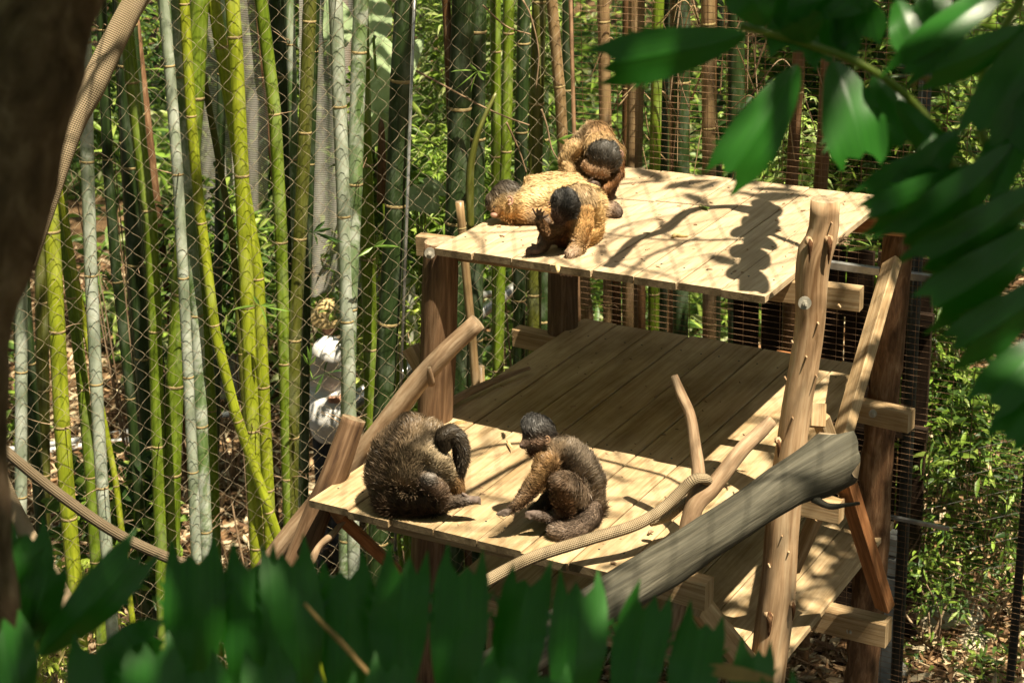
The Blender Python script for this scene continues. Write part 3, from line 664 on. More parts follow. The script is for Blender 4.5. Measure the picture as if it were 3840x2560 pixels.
CL = [
 ('pale', [(80, 1130), (79, 1720), (77, 1950)], 46, .12, 'chalky pale bamboo culm beside the dark trunk, leftmost in view'),
 ('yellow', [(172, 600), (194, 870), (241, 1720), (288, 2270)], 60, .10, 'bright yellow-green culm crossed by the sagging rope near the left edge'),
 ('green', [(225, 700), (250, 960), (300, 1350), (334, 1720), (366, 2190)], 44, .35, 'mid green culm just right of the bright yellow-green culm at the left'),
 ('yellow', [(238, 800), (261, 930), (333, 1294), (370, 1480), (421, 1720), (466, 2080)], 24, .28, 'thin yellow cane slanting behind the second chalky culm'),
 ('pale', [(312, 60), (320, 211), (335, 870), (376, 1720), (410, 2200)], 47, .08, 'chalky grey-green culm under the upper left woven strap'),
 ('dark', [(400, 500), (415, 850), (460, 1205), (510, 1720), (540, 2150)], 38, .7, 'slim dark green culm between the second and third chalky culms'),
 ('dark', [(470, 200), (500, 850), (535, 1350), (565, 1720), (590, 2200)], 60, .9, 'broad shaded culm behind the leaning green culm at left'),
 ('green', [(470, 60), (495, 300), (545, 721), (571, 870), (588, 1500), (606, 2100)], 50, .30, 'green culm with wide node rings left of the long chalky culm'),
 ('pale', [(611, -10), (655, 483), (677, 850), (721, 1720), (737, 2110)], 40, .06, 'slender chalky white culm standing in front of the broad green culm'),
 ('green', [(748, 0), (728, 400), (690, 900), (655, 1450), (645, 1750), (640, 2150)], 68, .22, 'broadest green culm of the left group, leaning to the right at its top'),
 ('palegreen', [(700, 700), (735, 1150), (760, 1720), (778, 2150)], 48, .18, 'pale green culm touching the slender chalky white culm'),
 ('green', [(690, 0), (705, 300), (740, 800), (765, 1100), (790, 1450), (806, 1900)], 36, .45, 'green culm crossing behind the broadest green culm'),
 ('yellow', [(690, 0), (708, 300), (736, 700), (765, 905), (815, 1300), (850, 1450), (899, 1594)], 38, .12, 'yellow culm bending to the right between the two tall chalky and sunlit culms', ),
 ('olive', [(799, 483), (832, 660), (866, 850), (888, 1072), (915, 1500)], 24, .30, 'thin olive cane slanting behind the sunlit yellow pair'),
 ('yellow', [(871, 0), (893, 333), (912, 800), (938, 1380), (966, 2130)], 52, .10, 'tall bright yellow-green culm, left one of the sunlit pair'),
 ('yellow', [(930, 800), (965, 1016), (985, 1400), (1000, 1720), (1018, 2130)], 46, .16, 'bright yellow-green culm, right one of the sunlit pair'),
 ('green', [(979, 0), (1021, 333), (1049, 700), (1057, 1055), (1068, 1405), (1085, 2000)], 46, .20, 'sunlit green culm with a hairy bud at the top left of the grey cloth'),
 ('dark', [(1035, 0), (1062, 500), (1088, 1100), (1100, 1700), (1110, 2100)], 62, .75, 'very dark culm in the shade behind the olive culm'),
 ('palegreen', [(1086, -20), (1092, 200), (1100, 500)], 34, .6, 'pale green culm top left of the olive culm'),
 ('olive', [(1162, 0), (1143, 500), (1126, 870), (1104, 1294), (1092, 2050)], 48, .12, 'olive brown culm left of the stooping person'),
 ('dark', [(1185, 0), (1165, 600), (1150, 1200), (1140, 2050)], 30, .40, 'dark thin culm hugging the olive brown culm'),
 ('pale', [(1258, 0), (1270, 333), (1284, 620), (1292, 900)], 50, .10, 'white waxy culm left of the big elephant ear leaf'),
 ('palegreen', [(1355, 0), (1338, 388), (1327, 870), (1311, 1150), (1305, 1533), (1297, 2100)], 54, .07, 'pale green culm in front of the stooping person with white wax patches'),
 ('green', [(1372, 700), (1385, 1150), (1395, 1600), (1400, 2100)], 54, .45, 'shaded green culm right of the stooping person'),
 ('dark', [(1522, 0), (1494, 500), (1478, 900), (1445, 1400), (1420, 2000)], 78, .12, 'thick very dark culm left of the platform'),
 ('dark', [(1738, 0), (1724, 400), (1712, 800), (1710, 1200), (1700, 2000)], 82, .14, 'thickest dark culm rising above the left end of the top deck'),
 ('brown', [(1673, -10), (1680, 150), (1687, 330)], 30, .20, 'tan tapering dead cane in front of the thickest dark culm'),
 ('green', [(1908, 0), (1895, 666), (1872, 1100), (1866, 1700)], 40, .25, 'grey-green culm behind the lying golden monkey'),
 ('olive', [(2022, 0), (2014, 300), (2006, 640), (2002, 1500)], 52, .22, 'mossy olive culm left of the dead tan cane by the fence corner'),
 ('dark', [(1965, 0), (1952, 640), (1945, 1500)], 46, .5, 'dark culm between the grey-green and mossy olive culms'),
 ('dark', [(1780, 1200), (1775, 1700), (1770, 2400)], 62, .3, 'dark culm under the middle deck beside the orange cane'),
 ('green', [(1865, 1500), (1868, 2100), (1870, 2500)], 38, .6, 'green culm seen under the middle deck'),
 ('palegreen', [(1300, 1900), (1296, 2200)], 50, -.0, 'x'),
]
CL = [c for c in CL if c[4] != 'x']
for k in CL:
    o = culm(k[0], k[1], k[2], k[3], k[4], taper=.08)
for (kd, pts, wp, D, lb) in [
    ('tan', [(2066, -20), (2076, 120), (2100, 350), (2116, 540), (2130, 1200)], 40, d_net(2080)-.03+.10, 'dead tan cane bending beside the corner of the wire fence'),
    ('tan', [(2262, 0), (2268, 300), (2272, 620), (2300, 1500)], 44, d_weld(2265)+.25, 'sunlit tan cane behind the wire fence above the hunched monkey'),
    ('tan', [(2388, 0), (2384, 300), (2378, 620), (2380, 1500)], 58, d_weld(2385)+.35, 'thick tan cane bundle stem behind the wire fence left of the yellow-green one'),
    ('brown', [(2352, 0), (2350, 620), (2350, 1500)], 34, d_weld(2350)+.55, 'brown cane behind the thick tan cane'),
    ('green', [(2470, 0), (2462, 300), (2455, 640), (2450, 1500)], 40, d_weld(2457)+.3, 'single yellow-green culm behind the wire fence'),
    ('tan', [(2655, 0), (2657, 300), (2660, 700), (2660, 1600)], 50, d_weld(2657)+.3, 'tan culm behind the fence near the hanging foreground leaf'),
    ('brown', [(3102, 250), (3092, 500), (3070, 740), (3040, 1600)], 50, d_weld(3095)+.4, 'brown culm behind the fence above the front right post'),
    ('brown', [(2985, 400), (2975, 600), (2965, 740), (2950, 1600)], 44, d_weld(2975)+.5, 'brown culm between two hanging foreground leaves'),
    ('tan', [(2178, 900), (2190, 1100), (2215, 1300), (2230, 1900)], 48, d_weld(2190)+.15, 'pale tan cane behind the fence under the top deck, leftmost there'),
    ('tan', [(2277, 900), (2278, 1200), (2282, 1900)], 32, d_weld(2277)+.18, 'narrow sunlit cane under the top deck'),
    ('brown', [(2312, 900), (2312, 1200), (2312, 1900)], 34, d_weld(2312)+.22, 'brown cane touching the narrow sunlit cane under the top deck'),
    ('tan', [(2358, 900), (2357, 1230), (2355, 1900)], 38, d_weld(2357)+.18, 'weathered cane under the top deck beside a short stub'),
    ('brown', [(2405, 900), (2406, 1220), (2405, 1900)], 30, d_weld(2406)+.2, 'brown cane at the left end of the dark slatted wall'),
    ('dark', [(2130, 0), (2128, 600), (2125, 1500)], 40, d_weld(2200)+.5, 'dark culm right behind the fence corner'),
    ('dark', [(2560, 0), (2556, 700), (2550, 1500)], 56, d_weld(2500)+1.0, 'dark culm deep behind the yellow-green one'),
    ('dark', [(2760, 0), (2760, 760), (2760, 1500)], 60, d_weld(2700)+1.2, 'dark culm behind the middle of the wire fence'),
    ('tan', [(1745, 994), (1764, 1200), (1786, 1436), (1800, 1700)], 32, d_net(1770)-.10, 'thin tan cane standing under the top deck left of centre'),
    ('tan', [(1826, 1900), (1834, 2066), (1840, 2300)], 32, d_net(1834)-.05, 'orange tan cane under the front edge of the middle deck')]:
    culm(kd, pts, wp, 0, lb, D=D, top=(0.9 if pts[0][1] > 800 or kd == 'xx' else 2.6) if pts[0][1] < 800 else -.1 if pts[0][1] < 1500 else -.8)
# the grove behind: culms mostly darkened in colour to stand for its shade
gl = 'shaded bamboo culm deep in the grove behind the front row'
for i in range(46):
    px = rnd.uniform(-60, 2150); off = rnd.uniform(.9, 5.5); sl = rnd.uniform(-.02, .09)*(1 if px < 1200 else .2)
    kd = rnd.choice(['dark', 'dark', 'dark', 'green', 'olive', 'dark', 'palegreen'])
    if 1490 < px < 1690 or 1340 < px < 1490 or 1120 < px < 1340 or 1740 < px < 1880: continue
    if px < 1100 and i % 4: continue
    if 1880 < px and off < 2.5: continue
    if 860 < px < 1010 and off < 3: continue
    if kd in ('palegreen', 'green') and off > 1.2: kd = 'dark'  # greens farther back take the dark tone in place of shade
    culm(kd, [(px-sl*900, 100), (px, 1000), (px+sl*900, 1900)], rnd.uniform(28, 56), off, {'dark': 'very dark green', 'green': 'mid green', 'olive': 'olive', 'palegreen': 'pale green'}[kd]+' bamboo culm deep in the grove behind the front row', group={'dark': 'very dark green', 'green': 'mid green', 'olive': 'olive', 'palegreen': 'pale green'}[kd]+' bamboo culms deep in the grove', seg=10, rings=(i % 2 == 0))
for i in range(14):
    px = rnd.uniform(2200, 3840)
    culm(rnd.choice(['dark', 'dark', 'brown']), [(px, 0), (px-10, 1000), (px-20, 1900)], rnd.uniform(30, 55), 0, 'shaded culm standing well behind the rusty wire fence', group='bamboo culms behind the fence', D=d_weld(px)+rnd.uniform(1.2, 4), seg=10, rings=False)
# brown culm sheaths and the slim grey pole
tube_obj('culm_sheath', [vp(1428, 760, d_net(1428)+.3), vp(1432, 620, d_net(1428)+.3), vp(1430, 470, d_net(1428)+.3), vp(1427, 440, d_net(1428)+.3)], [.016, .018, .012, .003], [BM['brown'], M_endgrain], label='reddish brown papery sheath beside the thick dark culm', cat='bamboo sheath')
tube_obj('bamboo_shoot', [vp(1765, 860, d_net(1765)-.05), vp(1762, 700, d_net(1765)-.05), vp(1768, 600, d_net(1765)-.05), vp(1800, 480, d_net(1765)-.05), vp(1860, 350, d_net(1765)-.03)], [.014, .016, .014, .010, .006], [BM['olive'], M_endgrain], label='yellowish curved shoot beside the thickest dark culm', cat='bamboo shoot')
a = vp(1547, 200, d_net(1540)+.06); b = vp(1527, 760, d_net(1540)+.06); b2 = b+(b-a)*2.6; steel = MB(); tube(steel, [b2, a+(a-b)*.9], [.006, .0065], n=2, seg=10, raw=True); steel.build('slim_pole', [M_steel, M_steel], None, smooth=True, label='slim grey metal pole hugging the thick dark culm', cat='pole')

# leaf sprigs on culms
def blade(mb, p, d, L, W, droop=.25):
    V, F, C = leaf_cloud(np.array([p]), np.array([d]), np.array([L]), np.array([W]), np.array([[1, 1, 1.]]), droop); mb.add(V, [tuple(f) for f in F])
M_sprig = leaf_mat('sprig_leaves', (.16, .30, .05), (.26, .42, .08), .45, .4, .4)
M_sprigdark = leaf_mat('sprig_leaves_dark', (.05, .12, .03), (.09, .18, .04), .4, .4, .4)
def sprig(px, py, D, ends, L0, label, m=M_sprig):
    P = vp(px, py, D); t = thing('leaf_sprig', label, 'bamboo leaves', P)
    for ex, ey in ends:
        q = vp(ex, ey, D-rnd.uniform(0, .04)); d = q-P; mb = MB(); blade(mb, P, d/np.linalg.norm(d), np.linalg.norm(d), .014, .05); mb.build('leaf', m, t)
sprig(975, 1145, d_net(975)-.04, [(860, 1160), (1090, 1162), (1000, 1215), (950, 1105), (1030, 1140)], .1, 'small sprig of long leaves on the sunlit yellow culm pair')
sprig(1175, 870, d_net(1175)+.02, [(1250, 850), (1270, 910), (1190, 920), (1140, 860), (1220, 825), (1290, 905)], .1, 'dark leaf tuft beside the olive brown culm', M_sprigdark)
sprig(1790, 265, d_net(1790)-.02, [(1685, 265), (1700, 335), (1765, 345), (1835, 275), (1815, 300), (1760, 235)], .1, 'bright leaf tuft hanging in front of the thickest dark culm')
sprig(1400, 925, d_net(1400)-.02, [(1500, 922), (1340, 960), (1450, 895)], .1, 'green leaf spray between the pale green culm and the thick dark culm')
sprig(2090, 525, d_net(2080)-.02, [(2155, 500), (2060, 545), (2130, 545)], .1, 'small green leaves beside the dead tan cane')
sprig(1160, 1370, d_net(1160)-.02, [(1150, 1290), (1165, 1280), (1175, 1420), (1135, 1320), (1185, 1330)], .1, 'upright grassy tuft left of the white shirt')
sprig(1215, 1400, d_net(1160)+.5, [(1330, 1380), (1120, 1440), (1180, 1480), (1290, 1430), (1230, 1350)], .1, 'broad green leaves in front of the white shirt', M_sprigdark)
sprig(3270, 925, hd((1.2, .9, -.1)), [(3210, 900), (3150, 935), (3250, 885)], .1, 'green leaf behind the splintered knot of the front right post')

# bare twigs tangled behind and on the netting
def twig(pts, D, r, label, m=M_branch, group=None, offs=None):
    P = [vp(x, y, D+(offs[i] if offs else 0)) for i, (x, y) in enumerate(pts)]
    return tube_obj('twig', P, [r*(1-.5*i/len(P)) for i in range(len(P))], [m, M_endgrain], None, n=24, seg=6, rough=.2, freq=30, label=label, cat='twig', group=group)
twig([(1560, 265), (1680, 330), (1800, 395), (1900, 440), (1985, 470)], d_net(1780)+.02, .0045, 'long thin twig slanting across the netting to the olive culm')
twig([(1810, 20), (1900, 100), (1990, 130)], d_net(1900)+.05, .004, 'thin twig at the top of the netting right of the thickest dark culm')
twig([(1960, 0), (1990, 60), (2020, 200), (2010, 330)], d_net(1980)-.03, .004, 'vine stem hanging in front of the mossy olive culm')
twig([(2030, 410), (2050, 470), (2070, 560), (2100, 610)], d_net(2060)-.03, .004, 'knobbly twig beside the dead tan cane')
twig([(1900, 460), (1945, 560), (1975, 650)], d_net(1930)-.02, .004, 'twig leaning above the back of the lying monkey')
for i in range(46):
    x = rnd.uniform(2230, 2900); y = rnd.uniform(0, 640); L = rnd.uniform(120, 420); a_ = rnd.uniform(-2.4, -.5)
    twig([(x, y), (x+L*.5*math.cos(a_)+rnd.uniform(-25, 25), y-L*.5*math.sin(a_)*-1), (x+L*math.cos(a_), y+L*math.sin(a_)*-1)], d_weld(x)+rnd.uniform(.1, .7), rnd.uniform(.002, .005), 'bare tan twig tangled behind the rusty wire fence', rnd.choice([M_branch, M_timber]), 'bare twigs behind the fence')

# ================================================================== UNDERGROWTH
G1 = [(.16, .27, .03), (.24, .36, .05), (.10, .18, .03), (.30, .40, .08)]
G2 = [(.05, .10, .02), (.08, .15, .03), (.03, .07, .015)]
G3 = [(.28, .33, .12), (.35, .38, .20), (.14, .22, .06)]
def shrub(px, py, D, rx, rz, n, L, W, cols, label, droop=.3, name='shrub', stems=True, ry=None, up=.25, cat='shrub'):
    c = vp(px, py, D); zg = float(ground_z(c[0], c[1])); t = thing(name, label, cat, (c[0], c[1], zg))
    u = rng.normal(size=(n, 3)); u /= np.linalg.norm(u, axis=1)[:, None]; rr = rng.random(n)**.5; sd = rnd.random()*30
    pos = u*rr[:, None]*np.array([rx, ry or rx*.7, rz]); dens = fbm(pos/ max(rx, rz)*1.7, 1.6, sd); keep = dens > .42; pos = c+pos[keep]; u = u[keep]
    dr = u*.6+rand_dirs(len(u), up); k = len(u)
    V, F, C = leaf_cloud(pos, dr, L*(.6+.7*rng.random(k)), W*(.6+.7*rng.random(k)), mixcols(k, cols), droop)
    arr_mesh('foliage', V, F, M_leaf, t, cols=C, kind='stuff')
    if stems:
        mb = MB()
        for s_ in range(5):
            e = c+rng.normal(size=3)*np.array([rx*.4, rx*.3, rz*.4]); b0 = np.array([c[0]+rnd.uniform(-.05, .05), c[1]+rnd.uniform(-.05, .05), zg-.03]); tube(mb, [b0, (b0+e)/2+rng.normal(size=3)*.04, e], [.007, .005, .002], n=10, seg=5)
        mb.build('stem', [M_branch, M_branch], t, smooth=True)
    return t
dn = d_net
shrub(1620, 560, dn(1620)+2.6, .45, .75, 2600, .10, .022, G1+G3, 'tall bamboo seedling with light leaves between the two thick dark culms')
shrub(1850, 120, dn(1850)+2.2, .42, .60, 2600, .10, .02, G3+G1, 'pale leafy bamboo spray at the top right of the netting')
shrub(1600, 760, dn(1600)+1.9, .40, .40, 2400, .09, .018, G1, 'bright ferny shrub left of the lying monkey', .5, 'fern_clump')
shrub(1830, 650, dn(1830)+1.9, .28, .38, 1700, .09, .018, G1, 'bright ferns directly behind the lying monkey', .5, 'fern_clump')
shrub(1440, 1050, dn(1440)+2.3, .35, .6, 1800, .09, .02, G1, 'sunny weeds between the pale green culm and the platform')
shrub(1540, 1420, dn(1540)+1.6, .32, .42, 2000, .08, .018, [(.34, .42, .06), (.42, .50, .12), (.24, .34, .05)], 'bright yellow-green ferns left of the front left post', .5, 'fern_clump')
shrub(1720, 1500, dn(1720)+1.4, .28, .3, 1200, .08, .02, G1, 'low ferns under the top deck', .5, 'fern_clump')
shrub(1140, 300, dn(1140)+3.5, .5, .9, 2400, .12, .03, G2+G1, 'dusky shrub behind the olive culm')
shrub(1440, 620, dn(1440)+1.6, .18, .55, 900, .10, .03, G1+G2, 'green weeds below the elephant ear leaf')
shrub(330, 300, dn(330)+3.2, .4, .6, 1100, .11, .025, G2+G1, 'shrub half hidden behind the upper left woven strap')
shrub(700, 120, dn(700)+4.6, .8, .5, 1800, .11, .025, G2+G2+G1, 'dark shrub behind the tops of the left culms')
shrub(820, 1000, dn(820)+2.5, .35, .5, 1500, .10, .03, G2+G1, 'green shrub seen between the yellow culms')
shrub(440, 1950, dn(440)+.8, .3, .35, 700, .10, .04, G2+G1, 'broad leaved plant low behind the sagging rope')
shrub(250, 2250, dn(250)+.5, .25, .2, 700, .07, .02, [(.35, .45, .06), (.45, .5, .12)], 'bright little plants at the foot of the leftmost culms')
shrub(160, 2420, 5.0, .16, .18, 700, .06, .016, [(.35, .45, .06), (.45, .5, .12), (.3, .25, .1)], 'yellow-green weeds in the lower left corner behind the leaves')
shrub(1700, 2080, dn(1700)+.8, .3, .3, 700, .09, .035, G2+G1, 'leafy weeds under the middle deck')
shrub(3000, 350, d_weld(3000)+1.6, .5, .7, 1800, .13, .035, G2+G1, 'green shrub behind the fence between the hanging leaves')
shrub(3230, 150, d_weld(3230)+1.4, .4, .6, 1500, .12, .03, G1+G2, 'light green shrub behind the fence at the top right')
shrub(3500, 560, d_weld(3500)+1.3, .5, .6, 1500, .11, .028, G2+G1, 'shrub behind the fence framed by dark leaves')
shrub(3510, 1230, d_weld(3500)+1.1, .16, .45, 800, .09, .022, G3+G1, 'spiky flowering stems right of the bark covered post')
shrub(3580, 1430, d_weld(3500)+1.0, .24, .22, 650, .08, .024, G1+G2, 'bushy plant behind the fence right of the bark covered post')
shrub(3640, 1660, d_weld(3500)+.8, .40, .22, 1300, .08, .022, G1+G2, 'low bright plants near the foot of the fence at right')
shrub(3700, 1950, d_weld(3600)+.9, .5, .3, 2200, .07, .018, G2+G1+[(.3, .2, .1)], 'straggly ground plants at the right behind the fence')
shrub(3500, 2130, d_weld(3500)+.7, .3, .2, 900, .06, .016, G1+G2, 'small weeds beside the grey concrete block')
shrub(3650, 2520, d_weld(3600)+.5, .4, .15, 600, .06, .016, G1+G2, 'weeds in the bottom right corner')
shrub(2960, 640, d_weld(2970)+.8, .12, .4, 500, .10, .02, [(.35, .5, .1), (.4, .5, .2)], 'sunlit drooping leaves between the two brown culms', .6)
# far wall of undergrowth
n = 42000; d = 11+10*rng.random(n); a = (rng.random(n)-.5)*.75
fp = CAM[None, :]+d[:, None]*HD[None, :]+(d*a)[:, None]*np.array([HD[1], -HD[0], 0])[None, :]
dens = fbm(np.c_[fp[:, 0], fp[:, 1], np.zeros(n)], .55, 3); hmax = .25+2.0*sstep(.42, .65, dens)
fp[:, 2] = ground_z(fp[:, 0], fp[:, 1])+hmax*rng.random(n)
fp = fp[(dens > .5) | (a > -.02) | (d > 17)]; n = len(fp)
V, F, C = leaf_cloud(fp, rand_dirs(n, .2), .13+.12*rng.random(n), .035+.03*rng.random(n), mixcols(n, G2+G1+G1+G3), .3)
arr_mesh('undergrowth', V, F, M_leaf, cols=C, kind='stuff', label='dense leafy undergrowth filling the slope behind the bamboo', cat='undergrowth')

# elephant ear plants
def big_leaf(name, base, tip, D, wpx, t, curl=.2, stem_to=None):
    P = vp(*base, D-.1); Q = vp(*tip, D+(.45 if tip[1] < base[1] else -.05)); L = np.linalg.norm(Q-P); ax = nrm(Q-P); s = nrm(np.cross(ax, HD)); nn = np.cross(s, ax); Wd = wpx*D/FPX/2*1.08
    V = []; F = []; ns, nw = 14, 6
    prof = lambda u: (math.sin(math.pi*min(1, (u+.06)/1.06))**.6)*(1-.25*u)
    for i in range(ns+1):
        u = i/ns
        for j in range(-nw, nw+1):
            v = j/nw; V.append(P+ax*L*(u-.12*abs(v)*(1-u))+s*Wd*prof(u)*v+nn*(.06*L*math.sin(u*3)+.16*Wd*abs(v)+.003*math.sin(v*12+u*9)))
    k = 2*nw+1
    for i in range(ns):
        for j in range(2*nw): F.append((i*k+j, i*k+j+1, (i+1)*k+j+1, (i+1)*k+j))
    mb = MB(); mb.add(V, F); mb.build('leaf', M_bigleaf, t, smooth=True)
for lab, D, leaves in [('huge pale elephant ear leaves lit between the pale green and thick dark culms', dn(1420)+.9, [((1420, 400), (1425, 110), 230), ((1500, 300), (1600, 140), 120), ((1440, 330), (1400, 560), 210), ((1400, 130), (1370, -60), 150), ((1260, 160), (1215, -40), 150)]),
                       ('pale green heart shaped leaves below the slim grey pole', dn(1600)+.5, [((1560, 730), (1645, 800), 120), ((1575, 715), (1520, 800), 90), ((1590, 690), (1680, 735), 70)])]:
    c = vp(leaves[0][0][0], leaves[0][0][1]+200, D); t = thing('elephant_ear_plant', lab, 'plant', (c[0], c[1], float(ground_z(c[0], c[1]))))
    g = np.array([c[0], c[1], float(ground_z(c[0], c[1]))])
    for b_, tp_, w_ in leaves:
        big_leaf('leaf', b_, tp_, D+rnd.uniform(-.1, .1), w_, t); B0 = vp(*b_, D); mb = MB(); tube(mb, [g, (g+B0)/2+np.array([0, 0, .2]), B0], [.012, .009, .006], n=14, seg=6); mb.build('stalk', [BM['green']]*2, t, smooth=True)

# ================================================================== THINGS BEHIND
# slatted wall, its near-black colour standing in for deep shade
sh = thing('slatted_wall', 'slatted wooden wall coloured near black for the deep shade beneath the top deck behind the fence', 'wall', (1.2, 1.95, -2.4))
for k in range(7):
    mb = MB(); x = .22+k*.125; beam(mb, (x+.06, 1.95+.01*(k % 2), -2.35), (x+.06, 1.95+.01*(k % 2), -.50), .112, .02, (0, 1, 0)); mb.build('plank', [M_shadewood]*2, sh)
for z in (-.75, -1.25): mb = MB(); beam(mb, (.2, 1.92, z), (1.1, 1.92, z), .03, .06); mb.build('rail', [M_shadewood]*2, sh)
mb = MB(); beam(mb, (.72, 1.20, -.712), (1.16, 1.20, -.722), .02, .07); mb.build('kick_board', [M_redtimber]*2, plat)
# shade cloth fence
D1 = d_net(900)+2.3
sc = thing('shade_cloth_fence', 'grey ribbed shade cloth fence standing behind the bamboo', 'fence', vp(1000, 1700, D1))
def cloth(x0, x1, y0, y1, D, D2, sag=.02):
    mb = MB(); V = []; F = []; UV = []; nu, nv = 18, 26
    a0, a1, b0, b1 = vp(x0, y0, D), vp(x1, y0, D2), vp(x0, y1, D), vp(x1, y1, D2)
    for i in range(nv+1):
        for j in range(nu+1):
            u, v = j/nu, i/nv; P = (a0*(1-u)+a1*u)*(1-v)+(b0*(1-u)+b1*u)*v; V.append(P+HD*(.04*math.sin(u*9+v*3)+.02*math.sin(u*23)))
    for i in range(nv):
        for j in range(nu): F.append((i*(nu+1)+j, i*(nu+1)+j+1, (i+1)*(nu+1)+j+1, (i+1)*(nu+1)+j))
    mb.add(V, F); mb.build('cloth', M_cloth, sc, smooth=True)
cloth(700, 1010, -300, 1500, D1+.6, D1+.3); cloth(1120, 1420, -300, 1100, D1+.3, D1)
for x in (700, 1010, 1125, 1415): a = vp(x, 1700, D1+.35); mb = MB(); tube(mb, [(a[0], a[1], float(ground_z(a[0], a[1]))), (a[0], a[1], 1.2)], [.02, .02], n=2, seg=10, raw=True); mb.build('fence_post', [M_barkpost]*2, sc, smooth=True)
# ground pipes
def gpipe(pts, r, label, lift=.03):
    P = []
    for x, y in pts: g = gpt(x, y); g[2] += lift+r; P.append(g)
    return tube_obj('ground_pipe', P, [r]*len(P), [M_pipe, M_pipe], None, n=40, seg=12, label=label, cat='pipe')
gpipe([(-60, 1760), (200, 1712), (560, 1665), (720, 1632)], .022, 'lower pale pipe lying on the ground behind the left culms')
gpipe([(-60, 1722), (200, 1690), (560, 1630), (760, 1592), (900, 1570)], .022, 'upper pale pipe lying on the ground behind the left culms')
def apipe(pts, D, r, label): 
    return tube_obj('metal_chute', [vp(x, y, D+i*.12) for i, (x, y) in enumerate(pts)], [r]*len(pts), [M_steel, M_steel], None, n=30, seg=12, label=label, cat='pipe')
apipe([(1300, 1530), (1450, 1432), (1620, 1330), (1783, 1190), (1860, 1130), (1945, 1070)], dn(1600)+.8, .028, 'shiny metal pipe sloping up behind the front left post')
apipe([(1330, 1480), (1460, 1395), (1600, 1300), (1750, 1150), (1800, 1110), (1850, 1105), (1880, 1130)], dn(1600)+.9, .018, 'thinner metal pipe bending over above the shiny one')
# board added in a pale tone for the sunlit patch left of the platform
def board(px0, px1, py0, py1, D, label):
    a, b = vp((px0+px1)/2, py1, D), vp((px0+px1)/2, py0, D); wd = (px1-px0)*D/FPX; zg_ = float(ground_z(a[0], a[1])); mb = MB(); beam(mb, (a[0], a[1], zg_), (a[0], a[1], b[2]), wd, .02, HD); return mb.build('pale_board', [flat_mat('sunlit_pale_board', (.62, .62, .50), .9, .1)]*2, None, label=label, cat='board')
board(1505, 1562, 985, 1150, d_net(1530)+1.9, 'upright pale board toned for a sunlit patch left of the front left post')
# concrete block and red tag
def block(px, py, D, sx, sy, sz, m, name, label, cat):
    c = vp(px, py, D); mb = MB(); beam(mb, (c[0]-sx/2, c[1], c[2]), (c[0]+sx/2, c[1], c[2]), sy, sz, cham=.008); o = mb.build(name, [m]*2, None, label=label, cat=cat); return o
Db = d_weld(3340)+.35
for k in range(2): block(3335, 2030+k*78, Db, .085, .08, .088, M_concrete, 'concrete_block', ['upper grey concrete block beside the rear deck post', 'lower grey concrete block beside the rear deck post'][k], 'block')
gb = vp(3335, 2108, Db); mbx = MB(); beam(mbx, (gb[0], gb[1], float(ground_z(gb[0], gb[1]))), (gb[0], gb[1], gb[2]-.05), .09, .09, (0, 1, 0)); mbx.build('stone_plinth', [M_concrete]*2, None, label='rough grey plinth carrying the two concrete blocks', cat='plinth')
c = vp(3389, 2052, Db-.05); mbx = MB(); tube(mbx, [c, c+np.array([.012, 0, .02])], [.010, .006], n=3, seg=8); mbx.build('red_tag', [M_red]*2, None, label='tiny red tag on the fence beside the concrete blocks', cat='tag')
# husks, crumbs and droppings scattered on both decks
mb = MB()
for k in range(150):
    up_ = k % 2; X_, Y_ = (rnd.uniform(.03, 1.12), rnd.uniform(.03, 1.05)) if up_ else (rnd.uniform(-.05, 1.1), rnd.uniform(-.63, .9)); Z_ = 0 if up_ else -.641-.012*(Y_+.66)
    r = rnd.uniform(.0015, .0045); a_ = rnd.uniform(0, 6.3); e = np.array([math.cos(a_), math.sin(a_), 0])*r*rnd.uniform(1, 3)
    tube(mb, [np.array([X_, Y_, Z_+r*.6])-e, np.array([X_, Y_, Z_+r*.8]), np.array([X_, Y_, Z_+r*.6])+e], [r*.5, r, r*.4], n=4, seg=5)
mb.build('crumbs', [M_branch, M_branch], None, kind='stuff', label='husks, crumbs and droppings scattered over the plank decks', cat='debris')
# chips on the deck
def crumb(name, label, pts, z, r, m, cat='debris'):
    P = [onz(x, y, z+r) for x, y in pts]; return tube_obj(name, P, [r*.6]+[r]*(len(P)-2)+[r*.5], [m, m], None, n=10, seg=7, rough=.3, freq=60, label=label, cat=cat)
crumb('dry_pod', 'curled tan dry pod lying on the top deck', [(2522, 886), (2535, 880), (2560, 882), (2582, 882)], 0, .008, M_straw)
crumb('food_scrap', 'yellow food scrap at the deck edge beside the monkey hand', [(2086, 995), (2092, 1005), (2092, 1018)], .002, .008, M_straw)
crumb('seed', 'small brown seed on the top deck near the leaf shadow', [(2602, 842), (2608, 841), (2614, 842)], 0, .004, M_branch)
crumb('dry_chip', 'tan chip lying on the middle deck beside the rope', [(2432, 1998), (2440, 1990), (2450, 1992)], -.64, .006, M_branch)
crumb('dry_chip', 'pale crumb on the middle deck near the front edge', [(2290, 2110), (2300, 2108), (2310, 2112)], -.64, .005, M_branch)
def deck_leaf(name, a, b, z, W, m, label):
    P, Q = onz(*a, z+.006), onz(*b, z+.012); t_ = MB(); V, F, C = leaf_cloud(np.array([P]), np.array([Q-P]), np.array([np.linalg.norm(Q-P)]), np.array([W]), np.array([[1, 1, 1.]]), -.05); t_.add(V, [tuple(f) for f in F]); t_.build(name, m, None, label=label, cat='leaf')
deck_leaf('fallen_leaf', (2622, 765), (2662, 782), 0, .022, M_sprig, 'small green leaf lying on the top deck')
